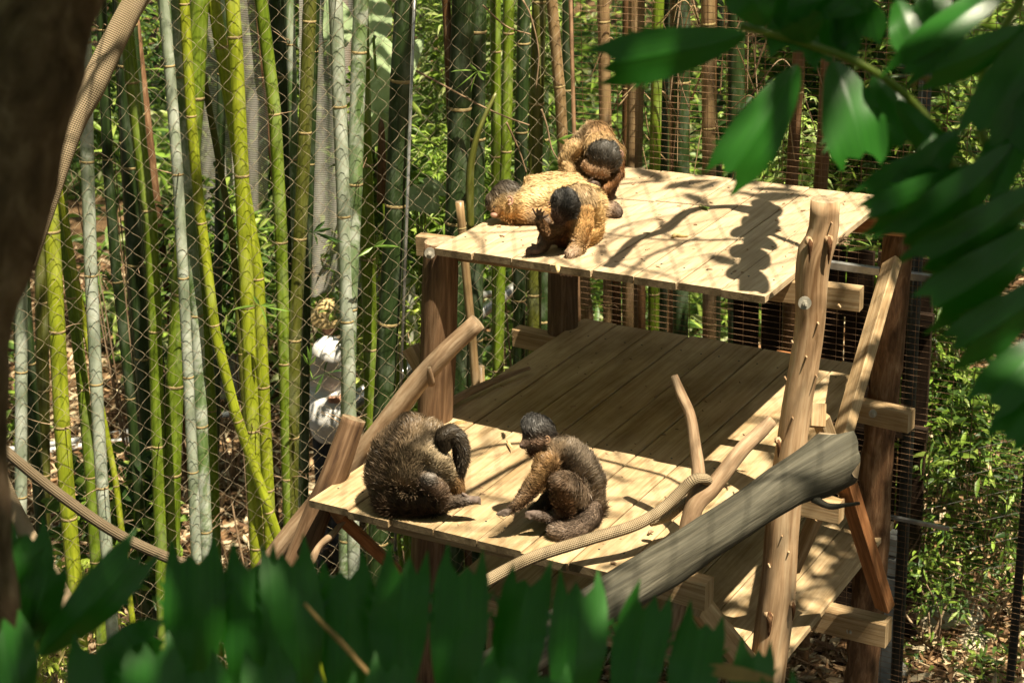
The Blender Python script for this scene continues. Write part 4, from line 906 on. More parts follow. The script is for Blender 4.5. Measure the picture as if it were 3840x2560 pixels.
deck_leaf('fallen_leaf', (1690, 1588), (1755, 1586), -.64, .018, M_straw, 'dry pale leaf lying behind the curled up monkey')
deck_leaf('fallen_leaf', (1897, 1648), (1922, 1685), -.64, .010, M_straw, 'thin dry leaf blade on the middle deck between the two monkeys')

# ================================================================== MONKEYS
GOLD = (.50, .30, .10); GOLDL = (.62, .42, .18); CAP = (.035, .032, .028); DBR = (.075, .042, .022); ORG = (.34, .13, .03); BR = (.17, .105, .055); GRB = (.23, .17, .11); RED = (.10, .035, .012); GREY = (.17, .15, .12); BLK = (.022, .018, .014)
def px3(p, D0):
    x, y, r, off = p[:4]; P = vp(x, y, D0+off); return P, r*float(M[2] @ (P-CAM))/FPX
def monkey(label, G, zdeck, chains, nfur=24000, voxel=.0055):
    nfur = int(nfur*1.7)
    D0 = hd(G); t = thing('capuchin_monkey', label, 'monkey', G, 'capuchin monkeys on the platform')
    sph = []; meta = []
    for c in chains:
        ch = chain([px3(p, D0) for p in c['p']])
        f = c.get('flow')
        for P, r in ch:
            if P[2]-r*.9 < zdeck: P = P.copy(); P[2] = zdeck+r*.9
            sph.append((P, r)); meta.append((c['c'], c.get('len', .022), c.get('dens', 1.0)))
        a, b = ch[0][0], ch[-1][0]
        fl = nrm(b-a) if f is None else nrm(M[0]*f[0]-M[1]*f[1]+HD*(f[2] if len(f) > 2 else 0))
        for k in range(len(ch)): meta[-1-k] = meta[-1-k]+(fl, c.get('w', 1.0))
    S = np.array([s[0] for s in sph]); Rr = np.array([s[1] for s in sph]); Cc = np.array([m_[0] for m_ in meta]); Ln = np.array([m_[1] for m_ in meta]); De = np.array([m_[2] for m_ in meta]); Fl = np.array([m_[3] for m_ in meta]); Ww = np.array([m_[4] for m_ in meta])
    def wts(V, s=.007):
        dd = np.linalg.norm(V[:, None]-S[None], axis=2)-Rr[None]; dd = dd-dd.min(1)[:, None]; q = np.exp(-dd/s)*Ww[None]; return q/q.sum(1)[:, None]
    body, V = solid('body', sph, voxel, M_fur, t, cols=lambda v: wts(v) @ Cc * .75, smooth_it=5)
    me = body.data; me.calc_loop_triangles(); T = np.zeros(len(me.loop_triangles)*3, 'i'); me.loop_triangles.foreach_get('vertices', T); T = T.reshape(-1, 3)
    a, b, c_ = V[T[:, 0]], V[T[:, 1]], V[T[:, 2]]; N = np.cross(b-a, c_-a); A = np.linalg.norm(N, axis=1)/2; N = N/(2*A[:, None]+1e-12)
    wt = wts((a+b+c_)/3); A2 = A*(wt @ De); k = rng.choice(len(T), nfur, p=A2/A2.sum())
    u = rng.random((nfur, 2)); fl = u.sum(1) > 1; u[fl] = 1-u[fl]
    P = a[k]+(b-a)[k]*u[:, :1]+(c_-a)[k]*u[:, 1:]; n_ = N[k]; w_ = wt[k]
    colr = w_ @ Cc; L = (w_ @ Ln)*(.6+.7*rng.random(nfur)); flow = w_ @ Fl; flow = flow-n_*np.sum(flow*n_, 1)[:, None]; flow /= np.linalg.norm(flow, axis=1)[:, None]+1e-6
    clump = vnoise(P, 60)-.5; cl2 = vnoise(P, 60, 31)-.5
    d = flow*1.0+n_*.36+rng.normal(size=(nfur, 3))*.15+np.cross(n_, flow)*(clump*.9)[:, None]; d[:, 2] -= .12; d /= np.linalg.norm(d, axis=1)[:, None]
    W = (.0010+.0006*rng.random(nfur))[:, None]; s = np.cross(d, n_+rng.normal(size=(nfur, 3))*.35); s /= np.linalg.norm(s, axis=1)[:, None]
    Lc = L[:, None]; g = np.array([0, 0, -1.]); p0 = P-n_*.001; m1 = P+d*Lc*.5; tp = P+d*Lc*1.0+g*Lc*.18-n_*Lc*.10
    Vv = np.stack([p0-s*W, p0+s*W, m1+s*W*.75, m1-s*W*.75, tp], 1).reshape(-1, 3)
    base = np.array([[0, 1, 2], [0, 2, 3], [3, 2, 4]]); F = (base[None]+(np.arange(nfur)*5)[:, None, None]).reshape(-1, 3)
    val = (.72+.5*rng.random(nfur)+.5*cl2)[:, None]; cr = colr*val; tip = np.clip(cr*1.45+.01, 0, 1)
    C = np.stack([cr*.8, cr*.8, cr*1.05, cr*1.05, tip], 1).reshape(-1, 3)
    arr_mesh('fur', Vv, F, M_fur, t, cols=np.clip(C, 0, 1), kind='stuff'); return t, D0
def digit(mb, pts, D0, mats=None):
    P, R = zip(*[px3(p, D0) for p in pts]); tube(mb, P, R, n=8, seg=7)
def hand(t, D0, palm, fingers, m=M_darkskin, name='hand', zmin=None):
    sp = chain([px3(p, D0) for p in palm]) 
    for f in fingers: sp += chain([px3(p, D0) for p in f])
    if zmin is not None:
        q = []
        for P, r in sp:
            P = P.copy(); P[2] = max(P[2], zmin+r); q.append((P, r))
        sp = q
    return solid(name, sp, .0022, m, t, smooth_it=2)[0]
def ball(t, D0, p, m, name, sc=(1, 1, 1)):
    P, r = px3(p, D0); bm = bmesh.new(); bmesh.ops.create_uvsphere(bm, u_segments=14, v_segments=10, radius=r); me = bpy.data.meshes.new(name); bm.to_mesh(me); bm.free(); me.polygons.foreach_set('use_smooth', [True]*len(me.polygons)); me.materials.append(m)
    o = bpy.data.objects.new(name, me); o.location = Vector(P.tolist())-world_loc(t); o.scale = sc; return link(o, t)
def ear(t, D0, cx, cy, r, off, m=M_skin, ax=0.0):
    """shell shaped ear: rim plus hollow"""
    c, R = px3((cx, cy, r, off), D0); mb = MB(); pts = []
    for a in np.linspace(-2.2, 2.4, 9): pts.append(c+M[0]*math.cos(a+ax)*R*.72+M[1]*math.sin(a+ax)*R)
    tube(mb, pts, [R*.14, R*.24, R*.26, R*.26, R*.26, R*.26, R*.24, R*.22, R*.14], n=24, seg=7)
    tube(mb, [c+HD*R*.15-M[1]*R*.3, c+HD*R*.1, c+HD*R*.1+M[1]*R*.35], [R*.35, R*.45, R*.3], n=8, seg=10)
    return mb.build('ear', [m, m], t, smooth=True)

# M1: hunched, back of the top deck
t, D0 = monkey('hunched tan monkey at the back of the top deck bowing its dark crown', onz(2235, 735, 0), 0, [
    dict(p=[(2195, 700, 52, .04), (2190, 620, 62, .05), (2205, 550, 60, .05), (2232, 510, 50, .03)], c=(.34, .24, .14), flow=(-.4, -1), len=.030),
    dict(p=[(2240, 478, 22, .02), (2262, 500, 24, .0)], c=(.30, .17, .07), flow=(.3, 1), len=.038),
    dict(p=[(2250, 540, 50, -.02), (2290, 570, 44, .0)], c=(.40, .26, .12), flow=(.2, .9), len=.028),
    dict(p=[(2258, 582, 54, -.09), (2268, 600, 50, -.10)], c=(.05, .044, .036), flow=(.15, -1), len=.022, w=2),
    dict(p=[(2290, 560, 26, -.09), (2300, 600, 28, -.08)], c=(.12, .12, .11), flow=(.4, -1), len=.02),
    dict(p=[(2205, 622, 22, -.10), (2225, 640, 22, -.12), (2262, 646, 24, -.13)], c=(.36, .22, .12), flow=(0, -1), len=.012),
    dict(p=[(2152, 560, 34, .0), (2122, 610, 24, -.02), (2140, 665, 20, -.06), (2200, 690, 17, -.12)], c=(.42, .28, .13), flow=(-.2, -1), len=.020),
    dict(p=[(2305, 590, 28, .0), (2318, 650, 22, -.05), (2270, 700, 18, -.12)], c=(.24, .11, .04), len=.018),
    dict(p=[(2232, 660, 40, -.03), (2245, 730, 44, -.02)], c=(.05, .022, .01), flow=(0, -1), len=.02),
    dict(p=[(2180, 720, 30, -.02), (2240, 690, 26, -.10), (2262, 765, 18, -.08)], c=(.10, .05, .02), len=.016),
    dict(p=[(2290, 690, 26, -.05), (2275, 745, 20, -.08), (2245, 770, 14, -.10)], c=(.08, .035, .015), len=.014)], 24000)
ear(t, D0, 2326, 580, 14, -.08); hand(t, D0, [(2205, 690, 14, -.13), (2222, 688, 12, -.14)], [[(2222, 680+i*6, 5, -.14), (2240, 684+i*5, 4, -.145), (2250, 690+i*4, 3.4, -.14)] for i in range(4)]+[[(2208, 680, 5, -.14), (2222, 668, 4, -.145)]])
# M2: lying on the top deck
t, D0 = monkey('golden monkey lying flat on the top deck with its chin at the edge', onz(2010, 826, 0), 0, [
    dict(p=[(1952, 762, 52, .0), (2010, 738, 62, .03), (2080, 722, 66, .05)], c=(.66, .49, .25), flow=(1, -.1), len=.024),
    dict(p=[(2080, 725, 68, .05), (2150, 742, 72, .04), (2205, 790, 62, .02), (2225, 850, 50, .0)], c=(.56, .38, .17), flow=(.8, -.5), len=.026),
    dict(p=[(1995, 690, 30, .05), (2080, 672, 26, .06), (2150, 680, 28, .05)], c=(.52, .36, .18), flow=(1, .1), len=.020),
    dict(p=[(1950, 800, 34, -.03), (2010, 805, 30, -.02), (2060, 800, 34, 0)], c=(.52, .30, .11), flow=(.6, -.8), len=.022),
    dict(p=[(1893, 745, 44, .0), (1880, 765, 44, .0)], c=(.50, .32, .13), flow=(.6, .3), len=.012),
    dict(p=[(1868, 722, 26, .0), (1895, 708, 32, .01), (1925, 712, 26, .02)], c=(.055, .045, .035), flow=(.8, .6), len=.020, w=2.2),
    dict(p=[(1848, 742, 24, .0), (1842, 762, 20, .0)], c=(.05, .04, .032), flow=(-.5, .7), len=.014, w=1.6),
    dict(p=[(1868, 785, 24, -.02), (1858, 800, 18, -.03)], c=(.26, .13, .05), flow=(0, -1), len=.006),
    dict(p=[(1905, 800, 30, -.02), (1935, 812, 28, -.02)], c=(.52, .32, .13), flow=(.2, -1), len=.018),
    dict(p=[(1960, 810, 22, -.04), (2010, 822, 18, -.05), (2050, 826, 16, -.05)], c=(.10, .06, .035), len=.012),
    dict(p=[(2195, 850, 40, -.02), (2250, 838, 32, .0), (2300, 822, 28, .02)], c=(.22, .15, .10), len=.012),
    dict(p=[(2300, 820, 27, .02), (2312, 838, 24, .0)], c=(.11, .075, .055), len=.008)], 26000)
ear(t, D0, 1911, 752, 15, -.055)
ball(t, D0, (1852, 806, 10, -.045), M_skin, 'muzzle', (1.5, 1, .9)); ball(t, D0, (1853, 777, 4.5, -.045), M_eye, 'eye')
# M3: front sitter, head bowed, feeding
t, D0 = monkey('golden monkey sitting at the front edge of the top deck raising its hand to eat', onz(2130, 930, 0), 0, [
    dict(p=[(2205, 880, 54, .08), (2202, 820, 60, .07), (2185, 760, 56, .04)], c=(.50, .34, .15), flow=(.2, -1), len=.026),
    dict(p=[(2185, 745, 50, .03), (2160, 735, 44, .0)], c=(.34, .24, .13), flow=(.3, .8), len=.024),
    dict(p=[(2118, 755, 49, -.07), (2122, 775, 50, -.08)], c=(.040, .037, .033), flow=(.15, -1), len=.018, w=2.5),
    dict(p=[(2100, 800, 34, -.09), (2098, 822, 24, -.10)], c=(.10, .05, .03), flow=(0, -1), len=.008),
    dict(p=[(2140, 830, 46, -.01), (2125, 880, 44, .0)], c=(.22, .07, .02), flow=(0, -1), len=.022),
    dict(p=[(2120, 915, 36, .02), (2160, 920, 30, .03)], c=(.05, .022, .012), flow=(0, -1), len=.014),
    dict(p=[(2180, 800, 42, -.02), (2182, 850, 37, -.04), (2172, 900, 32, -.06), (2158, 945, 25, -.07)], c=(.52, .31, .12), flow=(0, -1), len=.018),
    dict(p=[(2170, 905, 31, -.06), (2156, 950, 25, -.08), (2140, 985, 20, -.10)], c=(.26, .18, .12), len=.011),
    dict(p=[(2100, 860, 30, -.03), (2060, 872, 25, -.07), (2036, 852, 19, -.10), (2022, 822, 14, -.11)], c=(.20, .11, .05), len=.011),
    dict(p=[(2080, 880, 30, -.0), (2048, 890, 28, -.02), (2036, 925, 21, -.04), (2010, 938, 18, -.05)], c=(.13, .08, .05), len=.011),
    dict(p=[(2215, 860, 44, .06), (2200, 910, 34, .02), (2195, 935, 20, .0)], c=(.42, .25, .09), flow=(0, -1), len=.016)], 26000)
hand(t, D0, [(2025, 828, 12, -.11), (2022, 812, 12, -.115)], [
    [(2012, 808, 5, -.115), (2004, 795, 4.4, -.12), (1998, 782, 3.6, -.125)], [(2018, 805, 5, -.12), (2014, 792, 4.4, -.13), (2015, 782, 3.6, -.14)],
    [(2025, 805, 5, -.12), (2026, 792, 4.4, -.135), (2030, 784, 3.6, -.14)], [(2031, 808, 4.6, -.12), (2036, 798, 4, -.13), (2040, 792, 3.4, -.14)], [(2034, 818, 5, -.12), (2046, 812, 4.4, -.13), (2056, 806, 3.6, -.13)]], M_darkskin)
hand(t, D0, [(2138, 990, 19, -.10), (2128, 1002, 17, -.12)], [[(2104+i*14, 1000+i*1, 7, -.125), (2102+i*14, 1016+i*1.5, 6, -.135), (2104+i*13, 1030+i*1.5, 5, -.135)] for i in range(4)]+[[(2118, 985, 6, -.11), (2098, 996, 5, -.12)]], flat_mat('grey_monkey_hand', (.22, .16, .13), .7, .2, 0, 60))
hand(t, D0, [(2018, 936, 17, -.05), (2000, 940, 15, -.06)], [[(1992, 928+i*8, 6, -.06), (1980, 932+i*9, 5.4, -.065), (1974, 940+i*8, 4.5, -.07)] for i in range(4)]+[[(2012, 922, 6, -.06), (1996, 916, 5, -.06)]], M_darkskin, 'foot')
ear(t, D0, 2060, 768, 11, -.07)
# M4: curled up dark monkey on the middle deck
ZM = -.645
t, D0 = monkey('large dark brown monkey curled up at the left of the middle deck, black tail looped', onz(1540, 1915, ZM), ZM, [
    dict(p=[(1545, 1632, 76, .02), (1500, 1700, 100, .03), (1482, 1780, 104, .03), (1500, 1850, 92, .02)], c=(.105, .07, .040), flow=(-.45, -1), len=.034),
    dict(p=[(1600, 1640, 66, .0), (1570, 1700, 80, -.02), (1550, 1780, 84, -.03)], c=(.135, .095, .055), flow=(.25, -1), len=.032),
    dict(p=[(1470, 1860, 70, .0), (1560, 1885, 60, -.02), (1620, 1890, 46, -.03)], c=(.060, .036, .02), flow=(-.3, -1), len=.03),
    dict(p=[(1610, 1700, 50, -.05), (1640, 1735, 50, -.06), (1665, 1775, 40, -.05)], c=(.24, .185, .115), flow=(.5, -.8), len=.018, w=1.3),
    dict(p=[(1655, 1790, 36, -.04), (1700, 1790, 34, -.01), (1715, 1830, 26, .0)], c=(.15, .085, .035), len=.016),
    dict(p=[(1606, 1808, 36, -.10), (1640, 1840, 42, -.09), (1655, 1880, 34, -.07)], c=(.13, .085, .055), flow=(.4, -.9), len=.014, w=1.4),
    dict(p=[(1604, 1798, 24, -.115)], c=(.20, .18, .16), len=.014, flow=(0, 1), w=1.4) if False else dict(p=[(1602, 1796, 22, -.112), (1618, 1800, 20, -.112)], c=(.20, .18, .16), flow=(.5, -.5), len=.014, w=1.5),
    dict(p=[(1655, 1885, 30, -.08), (1700, 1880, 24, -.09), (1745, 1876, 20, -.10)], c=(.085, .06, .04), len=.010),
    dict(p=[(1720, 1870, 19, -.09), (1770, 1874, 18, -.10)], c=(.15, .12, .10), len=.006)], 34000, .0065)
M_tail = M_fur
def tail(t, D0, pts, c, nf, name='tail', ln=.012):
    ch = chain([px3(p, D0) for p in pts]); S = np.array([q[0] for q in ch])
    o, V = solid(name, ch, .004, M_fur, t, cols=lambda v: np.tile(np.array(c), (len(v), 1)), smooth_it=3)
    me = o.data; me.calc_loop_triangles(); T = np.zeros(len(me.loop_triangles)*3, 'i'); me.loop_triangles.foreach_get('vertices', T); T = T.reshape(-1, 3)
    a, b, c_ = V[T[:, 0]], V[T[:, 1]], V[T[:, 2]]; N = np.cross(b-a, c_-a); A = np.linalg.norm(N, axis=1)/2; N = N/(2*A[:, None]+1e-12); k = rng.choice(len(T), nf, p=A/A.sum())
    P = (a+b+c_)[k]/3+rng.normal(size=(nf, 3))*.001; n_ = N[k]; i = np.argmin(np.linalg.norm(P[:, None]-S[None], axis=2), 1); fl = np.gradient(S, axis=0)[i]; fl /= np.linalg.norm(fl, axis=1)[:, None]+1e-9
    d = fl+n_*.45+rng.normal(size=(nf, 3))*.2; d /= np.linalg.norm(d, axis=1)[:, None]; s = np.cross(d, n_); s /= np.linalg.norm(s, axis=1)[:, None]+1e-9; L = (ln*(.6+.8*rng.random(nf)))[:, None]; W = .0014
    Vv = np.stack([P-s*W, P+s*W, P+d*L], 1).reshape(-1, 3); cr = np.array(c)*(.6+.9*rng.random((nf, 1))); C = np.stack([cr, cr, cr*1.7], 1).reshape(-1, 3)
    f = arr_mesh('fur', Vv, np.arange(nf*3).reshape(-1, 3), M_fur, t, cols=np.clip(C, 0, 1), kind='stuff'); return o
tail(t, D0, [(1668, 1672, 27, -.06), (1664, 1636, 32, -.06), (1684, 1622, 33, -.05), (1712, 1636, 32, -.04), (1728, 1672, 31, -.03), (1730, 1715, 30, -.02), (1722, 1758, 27, -.01), (1706, 1795, 25, .0)], (.030, .022, .014), 5000)
hand(t, D0, [(1765, 1874, 17, -.10), (1782, 1874, 15, -.105)], [[(1780, 1864+i*7, 6, -.105), (1794, 1864+i*7, 5.4, -.105), (1800, 1870+i*6, 4.6, -.105)] for i in range(4)]+[[(1748, 1858, 7, -.10), (1736, 1850, 5.5, -.10)]], flat_mat('grey_monkey_foot', (.16, .12, .10), .7, .2, 0, 60), 'foot')
# M5: upright dark monkey looking left
t, D0 = monkey('dark monkey sitting upright on the middle deck looking left with a tufted crown', onz(2130, 1950, ZM), ZM, [
    dict(p=[(2185, 1880, 66, .05), (2190, 1810, 72, .05), (2160, 1745, 66, .03), (2120, 1700, 52, .01)], c=(.19, .15, .11), flow=(.25, -1), len=.036),
    dict(p=[(2230, 1840, 28, .03), (2238, 1900, 30, .02)], c=(.13, .09, .055), flow=(.0, -1), len=.03),
    dict(p=[(2080, 1685, 44, .0), (2060, 1720, 50, -.01), (2065, 1780, 46, -.01)], c=(.21, .14, .08), flow=(-.1, -1), len=.028),
    dict(p=[(2062, 1668, 30, .0), (2095, 1680, 34, .0)], c=(.25, .19, .12), flow=(.6, -.8), len=.026),
    dict(p=[(2020, 1600, 38, .0), (1998, 1600, 40, -.01), (2045, 1612, 36, .01)], c=(.042, .036, .030), flow=(.9, .2), len=.014, w=1.5),
    dict(p=[(1978, 1582, 22, -.01), (1994, 1570, 24, -.01), (2020, 1568, 20, .0), (2048, 1582, 18, .01)], c=(.034, .032, .030), flow=(-.5, 1), len=.018, w=1.5),
    dict(p=[(1998, 1638, 40, -.01), (2022, 1650, 42, .0)], c=(.22, .125, .07), flow=(.8, -.2), len=.007),
    dict(p=[(1984, 1650, 26, -.02), (1968, 1664, 19, -.025), (1960, 1670, 15, -.028)], c=(.24, .155, .11), flow=(.5, -.3), len=.003, w=1.8, dens=.6),
    dict(p=[(1995, 1688, 20, -.01), (2022, 1698, 24, .0)], c=(.13, .055, .02), flow=(-.2, -1), len=.018),
    dict(p=[(2048, 1740, 42, -.05), (2030, 1790, 36, -.07), (1985, 1840, 30, -.09), (1955, 1880, 22, -.11), (1925, 1905, 14, -.12)], c=(.22, .125, .05), flow=(-.6, -.8), len=.022),
    dict(p=[(1985, 1845, 28, -.09), (1950, 1885, 20, -.11), (1915, 1912, 12, -.12)], c=(.14, .10, .075), flow=(-.6, -.7), len=.010, w=1.3),
    dict(p=[(2070, 1860, 36, .02), (2040, 1890, 26, .0), (2000, 1915, 20, -.02)], c=(.045, .03, .02), len=.012),
    dict(p=[(2165, 1850, 46, -.03), (2130, 1810, 38, -.09), (2104, 1800, 32, -.11)], c=(.17, .12, .08), flow=(-.8, .6), len=.022),
    dict(p=[(2100, 1805, 33, -.11), (2105, 1860, 36, -.10), (2120, 1910, 32, -.08)], c=(.12, .065, .03), flow=(.1, -1), len=.020, w=1.2),
    dict(p=[(2110, 1922, 26, -.08), (2060, 1938, 20, -.10), (2015, 1930, 17, -.11)], c=(.08, .055, .04), len=.010)], 34000, .006)
ear(t, D0, 2052, 1648, 13, -.046, flat_mat('tan_monkey_ear', (.33, .20, .12), .7, .2, 0, 60)); ball(t, D0, (1985, 1645, 5.5, -.058), M_eye, 'eye')
ball(t, D0, (1955, 1668, 8, -.035), M_darkskin, 'nose', (1, 1, .8))
mb = MB(); tube(mb, [px3((1958, 1680, 1, -.05), D0)[0], px3((1972, 1683, 1, -.065), D0)[0], px3((1988, 1678, 1, -.07), D0)[0]], [.0012]*3, n=8, seg=5); mb.build('mouth', [M_eye, M_eye], t)
hand(t, D0, [(1918, 1910, 11, -.12), (1902, 1918, 11, -.125)], [[(1895, 1910+i*5, 4.6, -.125), (1880, 1916+i*4.4, 4.2, -.13), (1862+abs(i-1)*4, 1923+i*3, 3.4, -.13)] for i in range(4)]+[[(1905, 1928, 4.6, -.13), (1890, 1934, 3.8, -.13)]], flat_mat('dusky_hand', (.17, .13, .105), .7, .2, 0, 60))
hand(t, D0, [(2020, 1928, 16, -.11), (2000, 1925, 14, -.11)], [[(1990, 1918+i*6, 5.4, -.11), (1978, 1919+i*6, 5, -.115), (1970, 1923+i*5, 4, -.115)] for i in range(4)]+[[(2000, 1938, 6, -.115), (1985, 1944, 5, -.115)]], flat_mat('dusky_foot', (.12, .09, .075), .7, .2, 0, 60), 'foot')
tail(t, D0, [(2225, 1905, 34, .0), (2215, 1940, 38, -.04), (2175, 1975, 38, -.08), (2120, 1995, 36, -.12), (2095, 1990, 28, -.12)], (.13, .095, .07), 7000, ln=.016)

# ================================================================== PERSON
Dp = 9.3; g0 = vp(1235, 1700, Dp); zg = float(ground_z(g0[0], g0[1])); pt = (g0[0], g0[1], zg)
person = thing('person', 'stooping person in straw hat, white shirt and dark trousers behind the bamboo', 'person', pt)
def pc(pts): return chain([px3(p, Dp) for p in pts])
def leg(x0, x1):
    f = vp(x1, 1900, Dp); f[2] = zg+.08; hip, r = px3((x0, 1610, 44, 0), Dp); kn = (hip+f)/2-HD*.06; return [(hip, r), (kn, r*.75), (f, r*.5)]
hh = px3((1240, 1215, 34, -.02), Dp)
skin = pc([(1238, 1200, 30, -.02), (1236, 1228, 30, -.04)])+pc([(1240, 1240, 20, 0), (1238, 1300, 22, .0)])+pc([(1238, 1310, 40, 0), (1236, 1600, 42, 0)])+pc([(1185, 1360, 20, -.1), (1182, 1450, 16, -.14), (1225, 1500, 13, -.2)])+pc([(1290, 1360, 20, -.1), (1305, 1440, 16, -.14), (1275, 1500, 13, -.2)])
for s_ in ((1215, 1212), (1262, 1262)): skin += [(p, r*.8) for p, r in chain(leg(*s_))]
for hx in (1238, 1258):
    skin += pc([(hx, 1503, 12, -.2), (hx+4, 1500, 11, -.23)])
    for i in range(4): skin += pc([(hx-7+i*5, 1496, 4.6, -.23), (hx-7+i*5, 1488, 4.2, -.25), (hx-6+i*4, 1493, 4, -.26)])
    skin += pc([(hx+10, 1504, 5, -.22), (hx+14, 1494, 4.4, -.24)])
solid('body', skin, .009, M_pskin, person, smooth_it=3)
shirt = pc([(1232, 1318, 62, -.22), (1226, 1375, 82, -.12), (1222, 1440, 72, -.04), (1224, 1500, 76, -.12), (1226, 1550, 78, -.14), (1228, 1600, 66, -.08)])+pc([(1190, 1340, 36, -.02), (1180, 1400, 30, -.08), (1182, 1450, 27, -.13), (1212, 1490, 20, -.18)])+pc([(1282, 1340, 36, -.02), (1300, 1400, 28, -.08), (1304, 1445, 25, -.13), (1284, 1490, 20, -.18)])
solid('shirt', shirt, .014, M_shirt, person, smooth_it=4)
tr = pc([(1215, 1610, 50, 0), (1255, 1610, 50, 0)])
for s_ in ((1215, 1212), (1262, 1262)): tr += [(p, r*1.05) for p, r in chain(leg(*s_))]
solid('trousers', tr, .014, M_trouser, person, smooth_it=4)
for s_ in (1212, 1262):
    f = vp(s_, 1900, Dp); f[2] = zg+.05; solid('boot', chain([(f, .055), (f-HD*.14-np.array([0, 0, .012]), .045)]), .01, M_hair, person, smooth_it=2)
solid('hair', pc([(1241, 1205, 35, .03), (1243, 1235, 33, .03)]), .01, M_hair, person)
mb = MB(); c0, r0 = px3((1228, 1182, 66, -.04), Dp); up = nrm(np.array([0, 0, 1.])-HD*.45); 
tube(mb, [c0-up*.012, c0, c0+up*.03, c0+up*.085, c0+up*.10], [r0*1.0, r0*1.03, r0*.58, r0*.52, r0*.25], raw=True, seg=30); mb.build('straw_hat', [M_straw, M_straw], person, smooth=True)

# ================================================================== FOREGROUND SPINY LEAVES
def leaflet(parent, base, tip, wpx, d0, d1=None, fold=.18, arch=.06, roll=0., seed=0, name='leaflet', m=M_fg, bend=.22, wide=1.22):
    """spiny leaflet: wedge base, parallel sides, toothed end; bends back towards its tip"""
    d1 = d0 if d1 is None else d1; P, Q = at(*base, d0), at(*tip, d1); ax = Q-P; L = np.linalg.norm(ax); ax = ax/L; vw = nrm((P+Q)/2-CAM); s = nrm(np.cross(ax, vw)); nn = np.cross(s, ax); nn = -nn if np.dot(nn, vw) > 0 else nn
    q = Quaternion(Vector(ax.tolist()), roll); s = np.array(q @ Vector(s.tolist())); nn = np.array(q @ Vector(nn.tolist()))
    mir = r_ = 1; W = wpx/2*(d0+d1)/2/FPX*wide; r = random.Random(seed); al = W/L
    horn = [(-1.0, .83), (-.80+r.uniform(-.05, .08), .97+r.uniform(-.03, .02)), (-.48, .86), (-.16+r.uniform(-.06, .06), .90+r.uniform(-.02, .05)), (.12, .855), (.42, .90), (.68+r.uniform(-.10, .08), 1.0), (.88, .88), (1.0, .80)]
    if r.random() < .5: horn = [(-a, b) for a, b in horn[::-1]]
    hx, hy = [a for a, _ in horn], [1-(1-b)*min(1.5, .85+al*1.2) for _, b in horn]
    xs = sorted(set([round(x, 3) for x in np.linspace(-1, 1, 17)]+hx)); ns = 14; V = []; F = []; UV = []; uvv = []
    for x in xs:
        s0 = .56*abs(x)**1.9; s1 = float(np.interp(x, hx, hy))
        for k in range(ns+1):
            t = k/ns; sv = s0+(s1-s0)*t; taper = 1-.10*max(0, sv-.6)/.4
            V.append(P+ax*L*sv+s*W*x*taper+nn*(-fold*W*abs(x)*(1.3-.5*abs(x))+arch*L*math.sin(math.pi*sv)-bend*L*sv**2.2*(1 if sv < .75 else 1)+.05*W*math.sin(sv*13+seed+x*2)*abs(x))); uvv.append((x+seed*1.7, sv+seed*.37))
    k1 = ns+1
    for i in range(len(xs)-1):
        for k in range(ns):
            f = (i*k1+k, (i+1)*k1+k, (i+1)*k1+k+1, i*k1+k+1); F.append(f); UV.append([uvv[g] for g in f])
    for sg, col_ in ((-1, 0), (1, len(xs)-1)):                    # forward pointing spines on the sides
        for kk in (r.choice([4, 5, 6]), r.choice([9, 10])):
            a, b = V[col_*k1+kk-1], V[col_*k1+kk+1]; tp_ = b+ax*L*.035+s*sg*W*.24; o_ = len(V); V += [a, b, tp_]; F.append((o_, o_+1, o_+2)); UV.append([uvv[col_*k1+kk]]*3)
    mb = MB(); mb.add(V, F, UV); return mb.build(name, m, parent, smooth=True)
K = 3840/2352
def S(*p): return (p[0]*K, p[1]*K)
def rachis(parent, pts, d, r): 
    P = [at(x*K, y*K, d) for x, y in pts]; mb = MB(); tube(mb, P, [r]*len(P), n=30, seg=8); mb.build('stalk', [M_fgdry if False else BM['green']]*2, parent, smooth=True)
c = at(*S(900, 1720), 2.0)
f1 = thing('spiny_frond', 'dark green spiny frond across the bottom of the view, rear row of leaflets', 'cycad frond', c)
rowA = [((60, 1530), (88, 1212), 92, 2.1), ((440, 1640), (452, 1255), 118, 2.0), ((575, 1650), (572, 1268), 116, 2.02), ((690, 1660), (668, 1258), 118, 2.0), ((800, 1670), (790, 1290), 116, 2.03), ((905, 1680), (915, 1278), 112, 2.0),
        ((1040, 1690), (1062, 1280), 110, 2.0), ((1170, 1690), (1196, 1305), 106, 2.02), ((1305, 1700), (1345, 1335), 112, 2.0), ((1435, 1710), (1478, 1365), 106, 2.0), ((1560, 1730), (1612, 1415), 98, 2.0), ((1700, 1760), (1752, 1488), 84, 2.02)]
for i, (b, tp, w_, d_) in enumerate(rowA): leaflet(f1, S(*b), S(*tp), w_*K, d_+.05, d_, roll=rnd.uniform(-.35, .35), seed=i, arch=.05)
rachis(f1, [(20, 1600), (500, 1680), (1000, 1705), (1500, 1730), (1900, 1790)], 2.06, .006)
f2 = thing('spiny_frond', 'lower front frond of teal green spiny leaflets at the very bottom edge', 'cycad frond', at(*S(900, 1800), 1.75))
rowB = [((30, 1700), (12, 1420), 120, 1.8), ((250, 1700), (225, 1468), 130, 1.8), ((360, 1740), (352, 1478), 120, 1.78), ((500, 1740), (460, 1520), 110, 1.8), ((640, 1760), (622, 1500), 110, 1.8), ((770, 1760), (760, 1560), 100, 1.8), ((890, 1760), (905, 1520), 100, 1.8), ((1130, 1760), (1155, 1510), 100, 1.8), ((1240, 1760), (1262, 1540), 90, 1.8), ((1800, 1800), (1800, 1560), 90, 1.9)]
